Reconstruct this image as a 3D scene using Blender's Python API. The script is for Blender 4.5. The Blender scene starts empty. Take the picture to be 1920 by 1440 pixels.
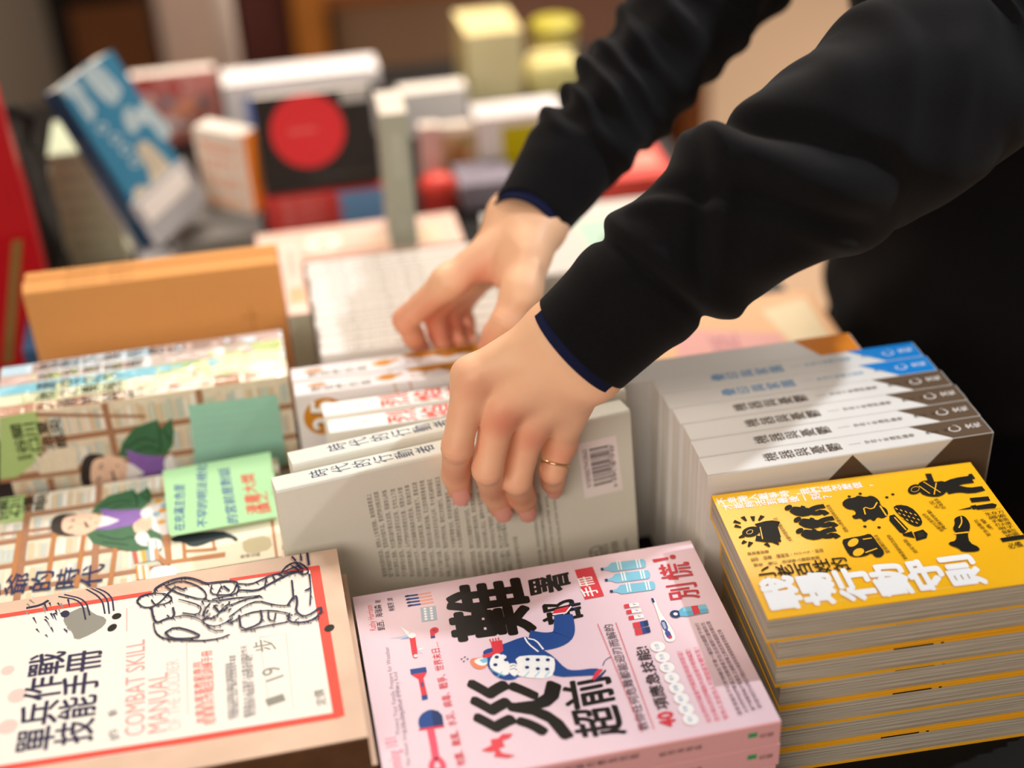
import bpy, math, random
import numpy as np
from mathutils import Matrix, Vector, geometry
random.seed(7)
scene = bpy.context.scene
COL = scene.collection

# ------------------------------------------------------------------ camera
F_PX = 2667.0                                   # focal length in pixels of the 1920 px wide frame
CAM = np.array([-0.02056, -0.57824, 0.75302])   # metres; the table top is z = 0
AX = np.array([[0.97780, -0.20580, -0.03910], [0.14400, 0.52510, 0.83870], [0.15210, 0.82580, -0.54310]])
AX = np.array([a / np.linalg.norm(a) for a in AX])
cam_data = bpy.data.cameras.new('camera'); cam = bpy.data.objects.new('camera', cam_data); COL.objects.link(cam)
cam.matrix_world = Matrix(((AX[0][0], AX[1][0], -AX[2][0], CAM[0]), (AX[0][1], AX[1][1], -AX[2][1], CAM[1]),
                           (AX[0][2], AX[1][2], -AX[2][2], CAM[2]), (0, 0, 0, 1)))
cam_data.sensor_width = 36.0; cam_data.lens = F_PX / 1920 * 36.0
cam_data.clip_start = 0.05; cam_data.clip_end = 50
cam_data.dof.use_dof = True; cam_data.dof.focus_distance = 0.965; cam_data.dof.aperture_fstop = 2.0
scene.camera = cam

# ------------------------------------------------------------------ light and exposure
vs = scene.view_settings
vs.view_transform = 'Standard'; vs.look = 'None'; vs.gamma = 1.0; vs.use_curve_mapping = False
vs.exposure = -0.06
world = bpy.data.worlds.new('shop_ambience'); scene.world = world; world.use_nodes = True
bg = world.node_tree.nodes['Background']; bg.inputs[0].default_value = (1.0, 0.83, 0.67, 1); bg.inputs[1].default_value = 0.20

def lamp(name, kind, loc, target, power, color, **kw):
    d = bpy.data.lights.new(name, kind); d.energy = power; d.color = color
    for k, v in kw.items(): setattr(d, k, v)
    o = bpy.data.objects.new(name, d); COL.objects.link(o); o.location = loc
    o.rotation_euler = (Vector(target) - Vector(loc)).to_track_quat('-Z', 'Y').to_euler()
    return o
# ceiling spot of the shop, up and to the right: throws the crisp shadows of the arms and of the stacks
lamp('ceiling_spot', 'SPOT', (1.42, 0.24, 1.60), (0.15, 0.2, 0.1), 88, (0.88, 0.95, 1.0), shadow_soft_size=0.028, spot_size=1.3, spot_blend=0.5)
# unseen fill panels added over the table for soft overhead light
lamp('fill_panel', 'AREA', (-0.5, 0.25, 1.75), (0.0, 0.45, 0.0), 4, (1.0, 0.90, 0.80), shape='RECTANGLE', size=1.0, size_y=0.7)
lamp('fill_panel', 'AREA', (0.1, 1.5, 1.75), (0.1, 1.1, 0.0), 5, (1.0, 0.90, 0.80), shape='RECTANGLE', size=0.9, size_y=0.7)
lamp('ceiling_spot', 'SPOT', (-0.2, 2.0, 1.7), (0.1, 1.0, 0.1), 22, (1.0, 0.93, 0.85), shadow_soft_size=0.03, spot_size=1.1, spot_blend=0.5)

lamp('fill_panel', 'AREA', (1.5, 2.6, 1.75), (1.2, 2.6, -0.75), 78, (1.0, 0.88, 0.76), shape='RECTANGLE', size=1.6, size_y=1.2)  # added fill that brightens the floor at far right

lamp('fill_panel', 'AREA', (-1.05, -1.50, 1.25), (0.05, 0.3, 0.1), 34, (1.0, 0.89, 0.77), shape='RECTANGLE', size=1.6, size_y=0.9)  # added frontal fill behind the camera, lifts the upright faces
lamp('fill_panel', 'AREA', (0.2, 1.9, 1.75), (0.1, 2.6, -0.3), 55, (1.0, 0.84, 0.70), shape='RECTANGLE', size=1.2, size_y=0.5)  # added fill aimed at the dark shelf in the background

# ------------------------------------------------------------------ small helpers
def lin(h):
    if isinstance(h, str):
        h = h.lstrip('#'); c = [int(h[i:i+2], 16) / 255 for i in (0, 2, 4)]
    else: c = [x / 255 for x in h]
    return tuple((x / 12.92 if x <= 0.04045 else ((x + 0.055) / 1.055) ** 2.4) for x in c)

MATS = {}
def mat(name, col, rough=0.55, spec=0.4, var=0.05, scale=60.0, bump=0.0, coat=0.0, trans=0.0, sheen=0.0, metal=0.0):
    """procedural material: base colour broken by a little noise"""
    if name in MATS: return MATS[name]
    m = bpy.data.materials.new(name); m.use_nodes = True; nt = m.node_tree; N = nt.nodes; L = nt.links
    b = N['Principled BSDF']; c = lin(col)
    tc = N.new('ShaderNodeTexCoord'); no = N.new('ShaderNodeTexNoise'); no.inputs['Scale'].default_value = scale
    no.inputs['Detail'].default_value = 3
    L.new(tc.outputs['Object'], no.inputs['Vector'])
    mx = N.new('ShaderNodeMix'); mx.data_type = 'RGBA'; mx.clamp_factor = True
    mx.inputs[6].default_value = tuple(x * (1 - var) for x in c) + (1,); mx.inputs[7].default_value = tuple(min(1, x * (1 + var)) for x in c) + (1,)
    L.new(no.outputs['Fac'], mx.inputs[0]); L.new(mx.outputs[2], b.inputs['Base Color'])
    b.inputs['Roughness'].default_value = rough; b.inputs['Specular IOR Level'].default_value = spec * 0.5
    b.inputs['Coat Weight'].default_value = coat; b.inputs['Coat Roughness'].default_value = 0.12
    b.inputs['Transmission Weight'].default_value = trans; b.inputs['Metallic'].default_value = metal
    b.inputs['Sheen Weight'].default_value = sheen
    if bump:
        bp = N.new('ShaderNodeBump'); bp.inputs['Strength'].default_value = bump; bp.inputs['Distance'].default_value = 0.001
        L.new(no.outputs['Fac'], bp.inputs['Height']); L.new(bp.outputs['Normal'], b.inputs['Normal'])
    m['noise'] = no.name; MATS[name] = m
    return m
def ink(h, rough=0.5, coat=0.0):
    return mat('ink_' + h.lstrip('#'), h, rough, 0.35, 0.02, coat=coat)
def paper_edge(name, col, col2, dens=2600.0):
    """page block: fine stripes, one for each few leaves (stripes run across the thickness axis z)"""
    if name in MATS: return MATS[name]
    m = bpy.data.materials.new(name); m.use_nodes = True; nt = m.node_tree; N = nt.nodes; L = nt.links
    b = N['Principled BSDF']; b.inputs['Roughness'].default_value = 0.8; b.inputs['Specular IOR Level'].default_value = 0.15
    tc = N.new('ShaderNodeTexCoord'); mp = N.new('ShaderNodeMapping'); mp.inputs['Scale'].default_value = (6, 6, dens / 2.2)
    no = N.new('ShaderNodeTexNoise'); no.inputs['Scale'].default_value = 1.0; no.inputs['Detail'].default_value = 4; no.inputs['Roughness'].default_value = 0.7
    L.new(tc.outputs['Object'], mp.inputs['Vector']); L.new(mp.outputs['Vector'], no.inputs['Vector'])
    rp = N.new('ShaderNodeValToRGB'); rp.color_ramp.elements[0].position = 0.36; rp.color_ramp.elements[1].position = 0.62
    rp.color_ramp.elements[0].color = lin(col2) + (1,); rp.color_ramp.elements[1].color = lin(col) + (1,)
    L.new(no.outputs['Fac'], rp.inputs['Fac']); L.new(rp.outputs['Color'], b.inputs['Base Color'])
    MATS[name] = m; return m

class MB:
    """collects geometry of ONE mesh object, with material slots"""
    def __init__(s): s.v = []; s.f = []; s.mi = []; s.ms = []
    def slot(s, m):
        if m not in s.ms: s.ms.append(m)
        return s.ms.index(m)
    def add(s, verts, faces, m):
        o = len(s.v); s.v.extend([tuple(map(float, p)) for p in verts]); k = s.slot(m)
        for f in faces: s.f.append(tuple(i + o for i in f)); s.mi.append(k)
    def box(s, p0, p1, m):
        (a, b, c), (d, e, f) = p0, p1
        s.add([(a,b,c),(d,b,c),(d,e,c),(a,e,c),(a,b,f),(d,b,f),(d,e,f),(a,e,f)],
              [(0,3,2,1),(4,5,6,7),(0,1,5,4),(1,2,6,5),(2,3,7,6),(3,0,4,7)], m)
    def bevel_box(s, p0, p1, r, m, n=3):
        """box with its vertical (z) edges rounded and top rim softened"""
        (a, b, c), (d, e, f) = p0, p1; pts = []
        for cx, cy, t0 in ((d-r, e-r, 0), (a+r, e-r, 90), (a+r, b+r, 180), (d-r, b+r, 270)):
            for k in range(n + 1):
                t = math.radians(t0 + 90 * k / n); pts.append((cx, cy, math.cos(t), math.sin(t)))
        rings = []
        for z, rr in ((c, r*0.6), (c + r*0.4, r), (f - r*0.4, r), (f, r*0.6)):
            rings.append([(x + rr*cs, y + rr*sn, z) for x, y, cs, sn in pts])
        s.loft(rings, m, caps=True)
    def loft(s, rings, m, closed=True, caps=False):
        n = len(rings[0]); V = [p for r in rings for p in r]; Fs = []
        for i in range(len(rings) - 1):
            for j in range(n if closed else n - 1):
                k = (j + 1) % n; Fs.append((i*n + j, i*n + k, (i+1)*n + k, (i+1)*n + j))
        if caps: Fs.append(tuple(range(n - 1, -1, -1))); Fs.append(tuple((len(rings)-1)*n + j for j in range(n)))
        s.add(V, Fs, m)
    def tube(s, pts, rad, m, n=10, caps=True):
        P = [Vector(p) for p in pts]; R = rad if hasattr(rad, '__len__') else [rad] * len(P); rings = []
        for i, p in enumerate(P):
            t = (P[min(i+1, len(P)-1)] - P[max(i-1, 0)]).normalized()
            a = t.cross(Vector((0, 0, 1)) if abs(t.z) < 0.9 else Vector((1, 0, 0))).normalized(); b = t.cross(a)
            rings.append([p + R[i] * (math.cos(2*math.pi*k/n) * a + math.sin(2*math.pi*k/n) * b) for k in range(n)])
        s.loft(rings, m, caps=caps)
    def build(s, name, parent=None, matrix=None, smooth=False):
        me = bpy.data.meshes.new(name); me.from_pydata(s.v, [], s.f)
        for m in s.ms: me.materials.append(m)
        me.polygons.foreach_set('material_index', s.mi)
        if smooth: me.polygons.foreach_set('use_smooth', [True] * len(s.f))
        me.update()
        o = bpy.data.objects.new(name, me); COL.objects.link(o)
        if parent: o.parent = parent
        if matrix is not None: o.matrix_world = matrix if not parent else o.matrix_world
        if matrix is not None and not parent: o.matrix_world = matrix
        return o

def tag(o, label=None, cat=None, group=None, kind=None):
    if label: o['label'] = label
    if cat: o['category'] = cat
    if group: o['group'] = group
    if kind: o['kind'] = kind
    return o
def empty(name, M, label, cat, group=None):
    o = bpy.data.objects.new(name, None); COL.objects.link(o); o.empty_display_size = 0.02
    o.matrix_world = M; return tag(o, label, cat, group)

# ------------------------------------------------------------------ from a point of the photograph to the place
def ray(px): return AX[2] + (px[0] - 960) / F_PX * AX[0] - (px[1] - 720) / F_PX * AX[1]
def at_z(px, z): d = ray(px); return CAM + d * (z - CAM[2]) / d[2]
def at_y(px, y): d = ray(px); return CAM + d * (y - CAM[1]) / d[1]
def at_d(px, k): return CAM + ray(px) * k
def zoom(x0, y0, s): return lambda x, y: (x0 + x / s, y0 + y / s)

# ------------------------------------------------------------------ lettering
_txt = {}
def text_geo(s, bold=0.0, res=2):
    """outline of a string as flat triangles (em = 1); bold thickens the strokes by laying shifted copies over each other"""
    key = (s, bold, res)
    if bold and key not in _txt:
        V, Fs = text_geo(s, 0.0, res); n = len(V); VV = []; FF = []
        nc = 14 if bold >= 0.03 else 6
        for k, (bx, by) in enumerate([(1.15*math.cos(2*math.pi*q/nc), 1.15*math.sin(2*math.pi*q/nc)) for q in range(nc)] + [(0, 0)]):
            VV.append(np.column_stack([V[:, 0] + bold * 0.75 * bx, V[:, 1] + bold * 0.75 * by, np.full(n, k)])); FF += [tuple(i + k*n for i in f) for f in Fs]
        _txt[key] = (np.concatenate(VV), FF)
    if key not in _txt:
        cu = bpy.data.curves.new('t', 'FONT'); cu.body = s; cu.size = 1.0; cu.resolution_u = res; cu.fill_mode = 'FRONT'
        ob = bpy.data.objects.new('t', cu); me = ob.to_mesh()
        V = np.zeros(len(me.vertices) * 3); me.vertices.foreach_get('co', V); V = V.reshape(-1, 3)[:, :2]
        Fs = [tuple(p.vertices) for p in me.polygons]
        ob.to_mesh_clear(); bpy.data.objects.remove(ob); bpy.data.curves.remove(cu)
        if len(V) == 0: V = np.zeros((1, 2)); Fs = []
        V = np.column_stack([V, np.zeros(len(V))])
        _txt[key] = (V, Fs)
    return _txt[key]

class Art:
    """flat print on one face of a mesh. M: matrix of the thing; O, ex, ey, en: the face's frame in the thing's own axes"""
    def __init__(s, mb, M, O, ex, ey, en, step=2e-6, base=5e-5):
        s.mb = mb; s.M = M; s.O = np.array(O, float); s.ex = np.array(ex, float); s.ey = np.array(ey, float); s.en = np.array(en, float)
        s.h = base; s.step = step; Mi = np.array(M.inverted())
        s.c = (Mi @ np.append(CAM, 1))[:3]; s.R = Mi[:3, :3]; s.Z = None; s.clip = None
    def P(s, p):
        """a traced point -> the face's own coordinates in metres"""
        if s.Z: p = s.Z(*p)
        d = s.R @ ray(p); k = ((s.O - s.c) @ s.en) / (d @ s.en); q = s.c + k * d - s.O
        return np.array([q @ s.ex, q @ s.ey])
    def put(s, uv, faces, m, lay=None):
        uv = np.asarray(uv, float)
        if s.clip is not None: uv = np.clip(uv, s.clip[0], s.clip[1])
        hh = s.h if lay is None else s.h + np.asarray(lay).reshape(-1, 1) * s.step
        s.mb.add(s.O + uv[:, :1] * s.ex + uv[:, 1:2] * s.ey + hh * s.en, faces, m); s.h += s.step * (1 if lay is None else 1 + float(np.max(lay)))
    def upoly(s, uv, m):
        t = geometry.tessellate_polygon([[Vector((p[0], p[1], 0)) for p in uv]])
        uv = np.asarray(uv); Fs = []
        for a, b, c in t:
            A, B, C = uv[a], uv[b], uv[c]
            Fs.append((a, b, c) if (B[0]-A[0])*(C[1]-A[1]) - (B[1]-A[1])*(C[0]-A[0]) > 0 else (a, c, b))
        s.put(uv, Fs, m)
    def poly(s, pts, m, smooth=0):
        uv = [s.P(p) for p in pts]
        if smooth: uv = smooth_loop(uv, smooth)
        s.upoly(uv, m)
    def urect(s, x0, y0, x1, y1, m): s.upoly([(x0,y0),(x1,y0),(x1,y1),(x0,y1)], m)
    def uline(s, uv, w, m, taper=None):
        uv = [np.asarray(p, float) for p in uv]; L = []; R = []
        for i, p in enumerate(uv):
            t = uv[min(i+1, len(uv)-1)] - uv[max(i-1, 0)]; t = t / (np.linalg.norm(t) + 1e-12); n = np.array([-t[1], t[0]])
            ww = (w if taper is None else w * taper[i]) / 2; L.append(p + n*ww); R.append(p - n*ww)
        n = len(uv); s.put(np.array(R + L), [(i, i+1, n+i+1, n+i) for i in range(n-1)], m)
    def line(s, pts, w, m, smooth=0, taper=None):
        uv = [s.P(p) for p in pts]
        if smooth: uv = smooth_open(uv, smooth)
        if taper and smooth: taper = list(np.interp(np.linspace(0, 1, len(uv)), np.linspace(0, 1, len(taper)), taper))
        s.uline(uv, w, m, taper)
    def oval(s, c, r1, r2, m, n=24):
        """ellipse: centre and two traced rim points"""
        C, A, B = s.P(c), s.P(r1), s.P(r2)
        s.put([C + (A-C)*math.cos(2*math.pi*k/n) + (B-C)*math.sin(2*math.pi*k/n) for k in range(n)],
              [tuple(range(n))] if np.cross(A-C, B-C) > 0 else [tuple(range(n-1, -1, -1))], m)
    def disc(s, c, r, m, n=20):
        C = s.P(c); s.put([C + r*np.array([math.cos(2*math.pi*k/n), math.sin(2*math.pi*k/n)]) for k in range(n)], [tuple(range(n))], m)
    def utext(s, t, a, b, h, m, bold=0.0, shear=0.0, res=2):
        """line of text: baseline from a to b (fitted), capital height h metres"""
        V, Fs = text_geo(t, bold, res); a = np.asarray(a, float); b = np.asarray(b, float)
        if not Fs: return
        x0, x1 = V[:, 0].min(), V[:, 0].max(); cjk = any(ord(ch) > 0x2000 for ch in t)
        y0, y1 = (-0.10, 0.86) if cjk else (0.0, 0.72)
        X = (V[:, 0] - x0) / max(x1 - x0, 1e-6); Yv = (V[:, 1] - y0) / (y1 - y0)
        d = b - a; L = np.linalg.norm(d); d = d / L; n = np.array([-d[1], d[0]])
        s.put(a + np.outer(X * L + shear * Yv * h, d) + np.outer(Yv * h, n), Fs, m, V[:, 2])
    def text(s, t, a, b, h, m, **k): s.utext(t, s.P(a), s.P(b), h, m, **k)
    def glyph(s, ch, BL, BR, TL, m, bold=0.0, res=3):
        V, Fs = text_geo(ch, bold, res); lo, hi = V[:, :2].min(0), V[:, :2].max(0); q = (V[:, :2] - lo) / (hi - lo)
        a, b, c = s.P(BL), s.P(BR), s.P(TL); s.put(a + np.outer(q[:, 0], b - a) + np.outer(q[:, 1], c - a), Fs, m, V[:, 2])
    def col(s, t, a, b, w, m, bold=0.0, res=2, fill=0.94):
        """column of vertical writing from head a to foot b (axis of the column), glyph width w metres"""
        A, B = s.P(a), s.P(b); s.ucol(t, A, B, w, m, bold, res, fill)
    def ucol(s, t, A, B, w, m, bold=0.0, res=2, fill=0.94):
        A = np.asarray(A, float); B = np.asarray(B, float)
        d = (B - A) / len(t); dn = d / np.linalg.norm(d); r = np.array([-dn[1], dn[0]])
        for i, ch in enumerate(t):
            if ch == ' ': continue
            V, Fs = text_geo(ch, bold, res)
            if not Fs: continue
            x = V[:, 0] - 0.5; y = (V[:, 1] + 0.10) / 0.96
            s.put(A + d*i + np.outer((1 - y), d*fill) + np.outer(x * w, r), Fs, m, V[:, 2])

def smooth_loop(p, k):
    for _ in range(k):
        q = []
        for i in range(len(p)):
            a, b = p[i], p[(i+1) % len(p)]; q += [a*0.75 + b*0.25, a*0.25 + b*0.75]
        p = q
    return p
def smooth_open(p, k):
    for _ in range(k):
        q = [p[0]]
        for i in range(len(p) - 1):
            a, b = p[i], p[i+1]; q += [a*0.75 + b*0.25, a*0.25 + b*0.75]
        p = q + [p[-1]]
    return p
def scribble(n, chars='機器花開時代行動者編輯部門書店閱讀文化生活城市記憶地方故事選集評論年十人物山水天空社會運動現場一個我們他是不有這在中大來上國到說時要就出會可也你對能而子那得著下自之後作里'):
    return ''.join(random.choice(chars) for _ in range(n))

# ------------------------------------------------------------------ the room
FLOOR = mat('tan_floor', '#b89c82', 0.55, 0.3, 0.03, 3)
mb = MB(); mb.box((-4, -2, -0.80), (5, 7, -0.75), FLOOR); tag(mb.build('floor'), kind='structure')
GWALL = mat('grey_wall', '#7d756b', 0.8, 0.2, 0.03, 4); mb = MB(); mb.box((-3.0, 2.72, -0.75), (-0.415, 2.9, 2.1), GWALL); tag(mb.build('wall_left'), kind='structure')
BWALL = mat('back_wall', '#8a7568', 0.8, 0.2, 0.04, 3); mb = MB(); mb.box((-3.0, 6.9, -0.75), (5.0, 7.0, 2.1), BWALL); tag(mb.build('wall_back'), kind='structure')

# ---- display table -------------------------------------------------------------
BLK = mat('black_laminate', '#0b0a0a', 0.42, 0.35, 0.2, 40); DWOOD = mat('dark_wood', '#3a2012', 0.5, 0.35, 0.25, 18)
TBL = empty('display_table', Matrix.Translation((-0.1, 0.7, -0.75)), 'black display table piled with books', 'table')
def tb(name, p0, p1, m):
    q = MB(); q.box(tuple(np.array(p0) - (-0.1, 0.7, -0.75)), tuple(np.array(p1) - (-0.1, 0.7, -0.75)), m); return q.build(name, TBL)
tb('table_top', (-0.62, -0.05, -0.035), (0.512, 1.475, 0.0), BLK)
tb('apron', (-0.58, 0.0, -0.16), (0.478, 1.44, -0.0352), DWOOD)
for x in (-0.60, 0.44):
    for y in (-0.03, 1.395): tb('leg', (x, y, -0.75), (x + 0.06, y + 0.06, -0.0353), DWOOD)

# ------------------------------------------------------------------ books
PAGE = paper_edge('page_edges', '#efe7dd', '#d9cfc2')
PAGE_GREY = paper_edge('page_edges_grey', '#cbc2b4', '#8f8474', 1500)  # grey leaves, darkened to hold the shade of the stacked fore-edges
PAGE_WHITE = paper_edge('page_edges_white', '#f4efe8', '#dcd4ca')

def frame(o, u, v, n):
    """matrix from a book's own axes (u across the cover, v towards its head, n out of the shown cover) to the place"""
    return Matrix(((u[0], v[0], n[0], o[0]), (u[1], v[1], n[1], o[1]), (u[2], v[2], n[2], o[2]), (0, 0, 0, 1)))
def flat_frame(fl, ang, H):
    """book lying flat, head towards the left; fl = its front left corner, bottom side"""
    e = (math.cos(ang), math.sin(ang), 0); n = (-e[1], e[0], 0)
    return frame((fl[0] + e[0]*H, fl[1] + e[1]*H, fl[2]), n, (-e[0], -e[1], 0), (0, 0, 1))
def stand_frame(front_left, ang, H, T, lean=0.0):
    """book standing on its fore-edge, spine up, head left, shown cover towards the viewer; front_left = bottom front left corner"""
    e = Vector((math.cos(ang), math.sin(ang), 0)); b = Vector((-e[1], e[0], 0))
    u = (Vector((0, 0, 1)) * math.cos(lean) + b * math.sin(lean)); n = (-e).cross(Vector((0,0,1))) ; n = u.cross(-e)
    o = Vector(front_left) + e * H - n * T
    return frame(o, u, -e, n)

def book(name, label, cat, M, H, W, T, cover, pages=PAGE, group=None, spine_hi=True, t=0.0004, r=0.0012, art=None, spine=None, back=None, inset=0.0006):
    """paperback: Empty > cover (shown board, spine and back board, with its print) and page_block.
    own axes: u 0..W (spine at W when spine_hi), v 0..H, n 0..T with the shown cover at n = T"""
    root = empty(name, M, label, cat, group)
    fu = (lambda u: u) if spine_hi else (lambda u: W - u)
    prof = [(0, T), (W - r, T)] + [(W - r + r*math.sin(a), T - r + r*math.cos(a)) for a in (math.pi/6, math.pi/3)] + [(W, T - r), (W, r)] \
        + [(W - r + r*math.sin(a), r - r*math.cos(a)) for a in (math.pi/3, math.pi/6)] + [(W - r, 0), (0, 0)]
    inn = []
    for u, n in prof:
        inn.append((min(u, W - t), min(max(n, t), T - t)))
    mb = MB(); k = len(prof)
    def ring(p): return [(fu(u), 0, n) for u, n in p], [(fu(u), H, n) for u, n in p]
    o0, o1 = ring(prof); i0, i1 = ring(inn); V = o0 + o1 + i0 + i1
    Fs = []; mi = []
    flip = not spine_hi
    def q(*f): return tuple(reversed(f)) if flip else f
    for i in range(k - 1):
        Fs.append(q(i, k+i, k+i+1, i+1)[::-1] if False else q(i, i+1, k+i+1, k+i)); Fs.append(q(2*k+i, 3*k+i, 3*k+i+1, 2*k+i+1))
        Fs.append(q(i, 2*k+i, 2*k+i+1, i+1)); Fs.append(q(k+i, k+i+1, 3*k+i+1, 3*k+i))
    Fs.append(q(0, k, 3*k, 2*k)); Fs.append(q(k-1, 2*k+k-1, 3*k+k-1, 2*k-1))
    mb.add(V, Fs, cover)
    if spine or back:        # other colours for spine / back board
        for fi, f in enumerate(mb.f):
            c = np.mean([mb.v[i] for i in f], axis=0); uu = fu(c[0])
            if spine and uu > W - r * 0.8: mb.mi[fi] = mb.slot(spine)
            elif back and c[2] < T * 0.3: mb.mi[fi] = mb.slot(back)
    M0 = M
    if art:
        face = Art(mb, M0, (0, 0, T), (1, 0, 0), (0, 1, 0), (0, 0, 1)); face.clip = (np.array([0.0004, 0.0004]), np.array([W - 0.0004, H - 0.0004]))
        if spine_hi: sp = Art(mb, M0, (W, 0, T), (0, 0, -1), (0, 1, 0), (1, 0, 0))
        else: sp = Art(mb, M0, (0, 0, 0), (0, 0, 1), (0, 1, 0), (-1, 0, 0))
        sp.clip = (np.array([0.0004, 0.0004]), np.array([T - 0.0004, H - 0.0004]))
        art(face, sp)
    mb.build('cover', root)
    pb = MB(); a, b = sorted((fu(inset + 0.0002), fu(W - t - 0.0003)))
    pb.box((a, 0.0006, t + 0.00005), (b, H - 0.0006, T - t - 0.00005), pages)
    pb.build('page_block', root)
    return root
def dup(root, M, label=None, group=None):
    r = root.copy(); COL.objects.link(r); r.matrix_world = M
    if label: r['label'] = label
    if group: r['group'] = group
    for ch in list(root.children):
        c = ch.copy(); COL.objects.link(c); c.parent = r; c.matrix_parent_inverse = ch.matrix_parent_inverse.copy()
        for g in ch.children:
            d = g.copy(); COL.objects.link(d); d.parent = c
    return r

# inks
K = ink('#17140f'); KB = ink('#1d1c2e'); W_ = ink('#f4f1f0'); RED = ink('#d93a46'); REDD = ink('#c22f3a'); NAVY = ink('#22488c'); NAVYD = ink('#1d3566')
PEACH = ink('#f0a58c'); LBLUE = ink('#7ec3dc'); LBLUE2 = ink('#5fb0d0'); GREYB = ink('#a9b8c8'); SKIN = ink('#f3c8ae'); GREEN = ink('#3f9a68')

# ---- pink handbook -----------------------------------------------------------
pink = mat('pink_cover', '#e5c9d4', 0.42, 0.4, 0.02)
pink_sp = mat('pink_spine', '#e3a9ad', 0.42, 0.4, 0.02)
def pink_art(f, sp):
    z = f.Z = zoom(640, 980, 2.2857)
    f.text('Kathy Harrison', (150, 460), (131, 352), 0.0046, RED)
    f.text('凱西．海瑞森', (189, 459), (171, 350), 0.0054, KB, bold=0.015); f.text('著', (170, 344), (168, 330), 0.004, KB)
    f.text('林郁芳', (231, 377), (224, 340), 0.0046, KB, bold=0.015); f.text('譯', (223, 334), (221, 321), 0.0042, KB)
    GR = ink('#8f7f8d')
    f.text('Protect Your Family, Prepare for Weather', (252, 905), (203, 532), 0.0030, GR)
    f.text('and Emergencies of Every Kind', (283, 900), (238, 640), 0.0028, GR)
    f.text('Plan Ahead, Stock Up, Stay Safe at Home', (297, 1040), (243, 700), 0.0026, GR)
    f.text('Planning 101', (270, 1090), (236, 918), 0.0080, ink('#e86f86'))
    for i in range(4):                                      # matches
        y = 312 + i*13.5; x = 276 + i*4
        f.line([(x, y + 4), (x + 52, y - 3)], 0.0017, NAVY); f.oval((x + 6, y + 3.2), (x - 5, y + 5), (x + 7, y - 1.6), NAVYD, 12)
        f.line([(x + 52, y - 3), (x + 108, y - 12)], 0.0014, PEACH)
    f.poly([(338, 365), (404, 357), (411, 417), (345, 427)], GREYB)
    for i in range(2):
        for j in range(5): f.disc((358 + i*26 + j*1.2, 370 + j*11 - i*3), 0.0011, W_, 10)
    for tip, b1, b2, c in (((206, 497), (296, 480), (292, 492), ink('#b9c8df')), ((243, 438), (292, 470), (285, 484), W_), ((262, 470), (296, 480), (290, 490), ink('#dce6f2')), ((250, 502), (292, 486), (296, 496), ink('#8fa6cc'))):
        f.poly([tip, b1, b2], c)                             # knife
    f.poly([(330, 540), (362, 536), (332, 548)], W_); f.poly([(328, 548), (352, 566), (330, 556)], ink('#b9c8df'))
    f.poly([(289, 480), (314, 476), (318, 500), (327, 560), (328, 580), (312, 584), (303, 570), (296, 520)], RED, 1)
    f.disc((303, 484), 0.0026, W_); f.disc((319, 571), 0.0014, W_)
    f.oval((398, 463), (379, 465), (399, 449), RED); f.poly([(380, 465), (400, 475), (401, 493), (383, 496)], RED); f.poly([(383, 488), (401, 485), (402, 494), (384, 497)], NAVY); f.disc((398, 462), 0.0012, ink('#b02d38'))
    f.text('地震、颱風、水災、病毒、戰爭、世界末日…', (537, 1040), (416, 512), 0.0062, RED, bold=0.012)
    f.poly([(294, 629), (362, 619), (367, 641), (298, 652)], NAVY)     # torch
    f.poly([(298, 652), (367, 641), (352, 668), (369, 742), (345, 748), (330, 672)], RED); f.poly([(340, 686), (349, 684), (353, 703), (344, 705)], NAVY); f.poly([(343, 742), (368, 737), (371, 758), (346, 763)], NAVY)
    f.poly([(330, 842), (345, 818), (380, 800), (415, 808), (432, 826), (440, 872), (340, 887), (330, 868)], NAVY, 1); f.poly([(386, 803), (415, 808), (432, 826), (440, 872), (396, 879)], NAVYD)
    f.poly([(331, 884), (440, 868), (442, 878), (333, 893)], RED)
    f.line([(382, 884), (397, 960), (404, 1010)], 0.0046, ink('#e2566e')); f.line([(404, 1005), (384, 1040), (392, 1065), (440, 1058), (434, 1030), (408, 1005)], 0.0036, ink('#e2566e'), 1)
    f.glyph('難', (843, 470), (782, 232), (478, 520), K, 0.035); f.glyph('署', (988, 282), (972, 205), (812, 322), K, 0.03); f.glyph('部', (1040, 410), (1018, 318), (868, 448), K, 0.03)
    f.glyph('災', (1003, 935), (938, 680), (575, 905), K, 0.045)
    f.glyph('前', (1178, 770), (1150, 648), (965, 812), K, 0.028); f.glyph('超', (1228, 905), (1186, 778), (1010, 932), K, 0.028)
    # runner hugging a pack of paper rolls
    f.line([(800, 505), (870, 512), (930, 500), (958, 475), (952, 395)], 0.0150, NAVY, 2, taper=[1.3, 1.15, 1.0, 0.95, 0.8])
    f.poly([(908, 388), (916, 374), (972, 360), (980, 366), (960, 384), (914, 400)], RED); f.line([(905, 395), (962, 388), (985, 360)], 0.0012, W_)
    f.line([(975, 352), (1025, 345)], 0.0010, NAVYD); f.line([(985, 366), (1010, 372)], 0.0009, NAVYD)
    f.poly([(606, 565), (612, 546), (660, 535), (783, 488), (800, 495), (862, 545), (910, 575), (960, 628), (1000, 636), (1090, 624), (1112, 634), (1105, 655), (1010, 660), (930, 664), (880, 640), (760, 660), (740, 676), (690, 676), (640, 645)], NAVY, 1)
    f.line([(785, 492), (800, 520), (845, 555)], 0.0011, W_, 1); f.line([(800, 498), (835, 505), (866, 545)], 0.0011, W_, 1)
    f.poly([(1075, 668), (1090, 640), (1108, 628), (1122, 632), (1098, 662), (1080, 678)], RED); f.poly([(1080, 680), (1132, 630), (1135, 638), (1110, 668), (1086, 680)], NAVYD)
    f.line([(1120, 615), (1130, 590), (1158, 575)], 0.0006, NAVYD, 1)
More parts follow.
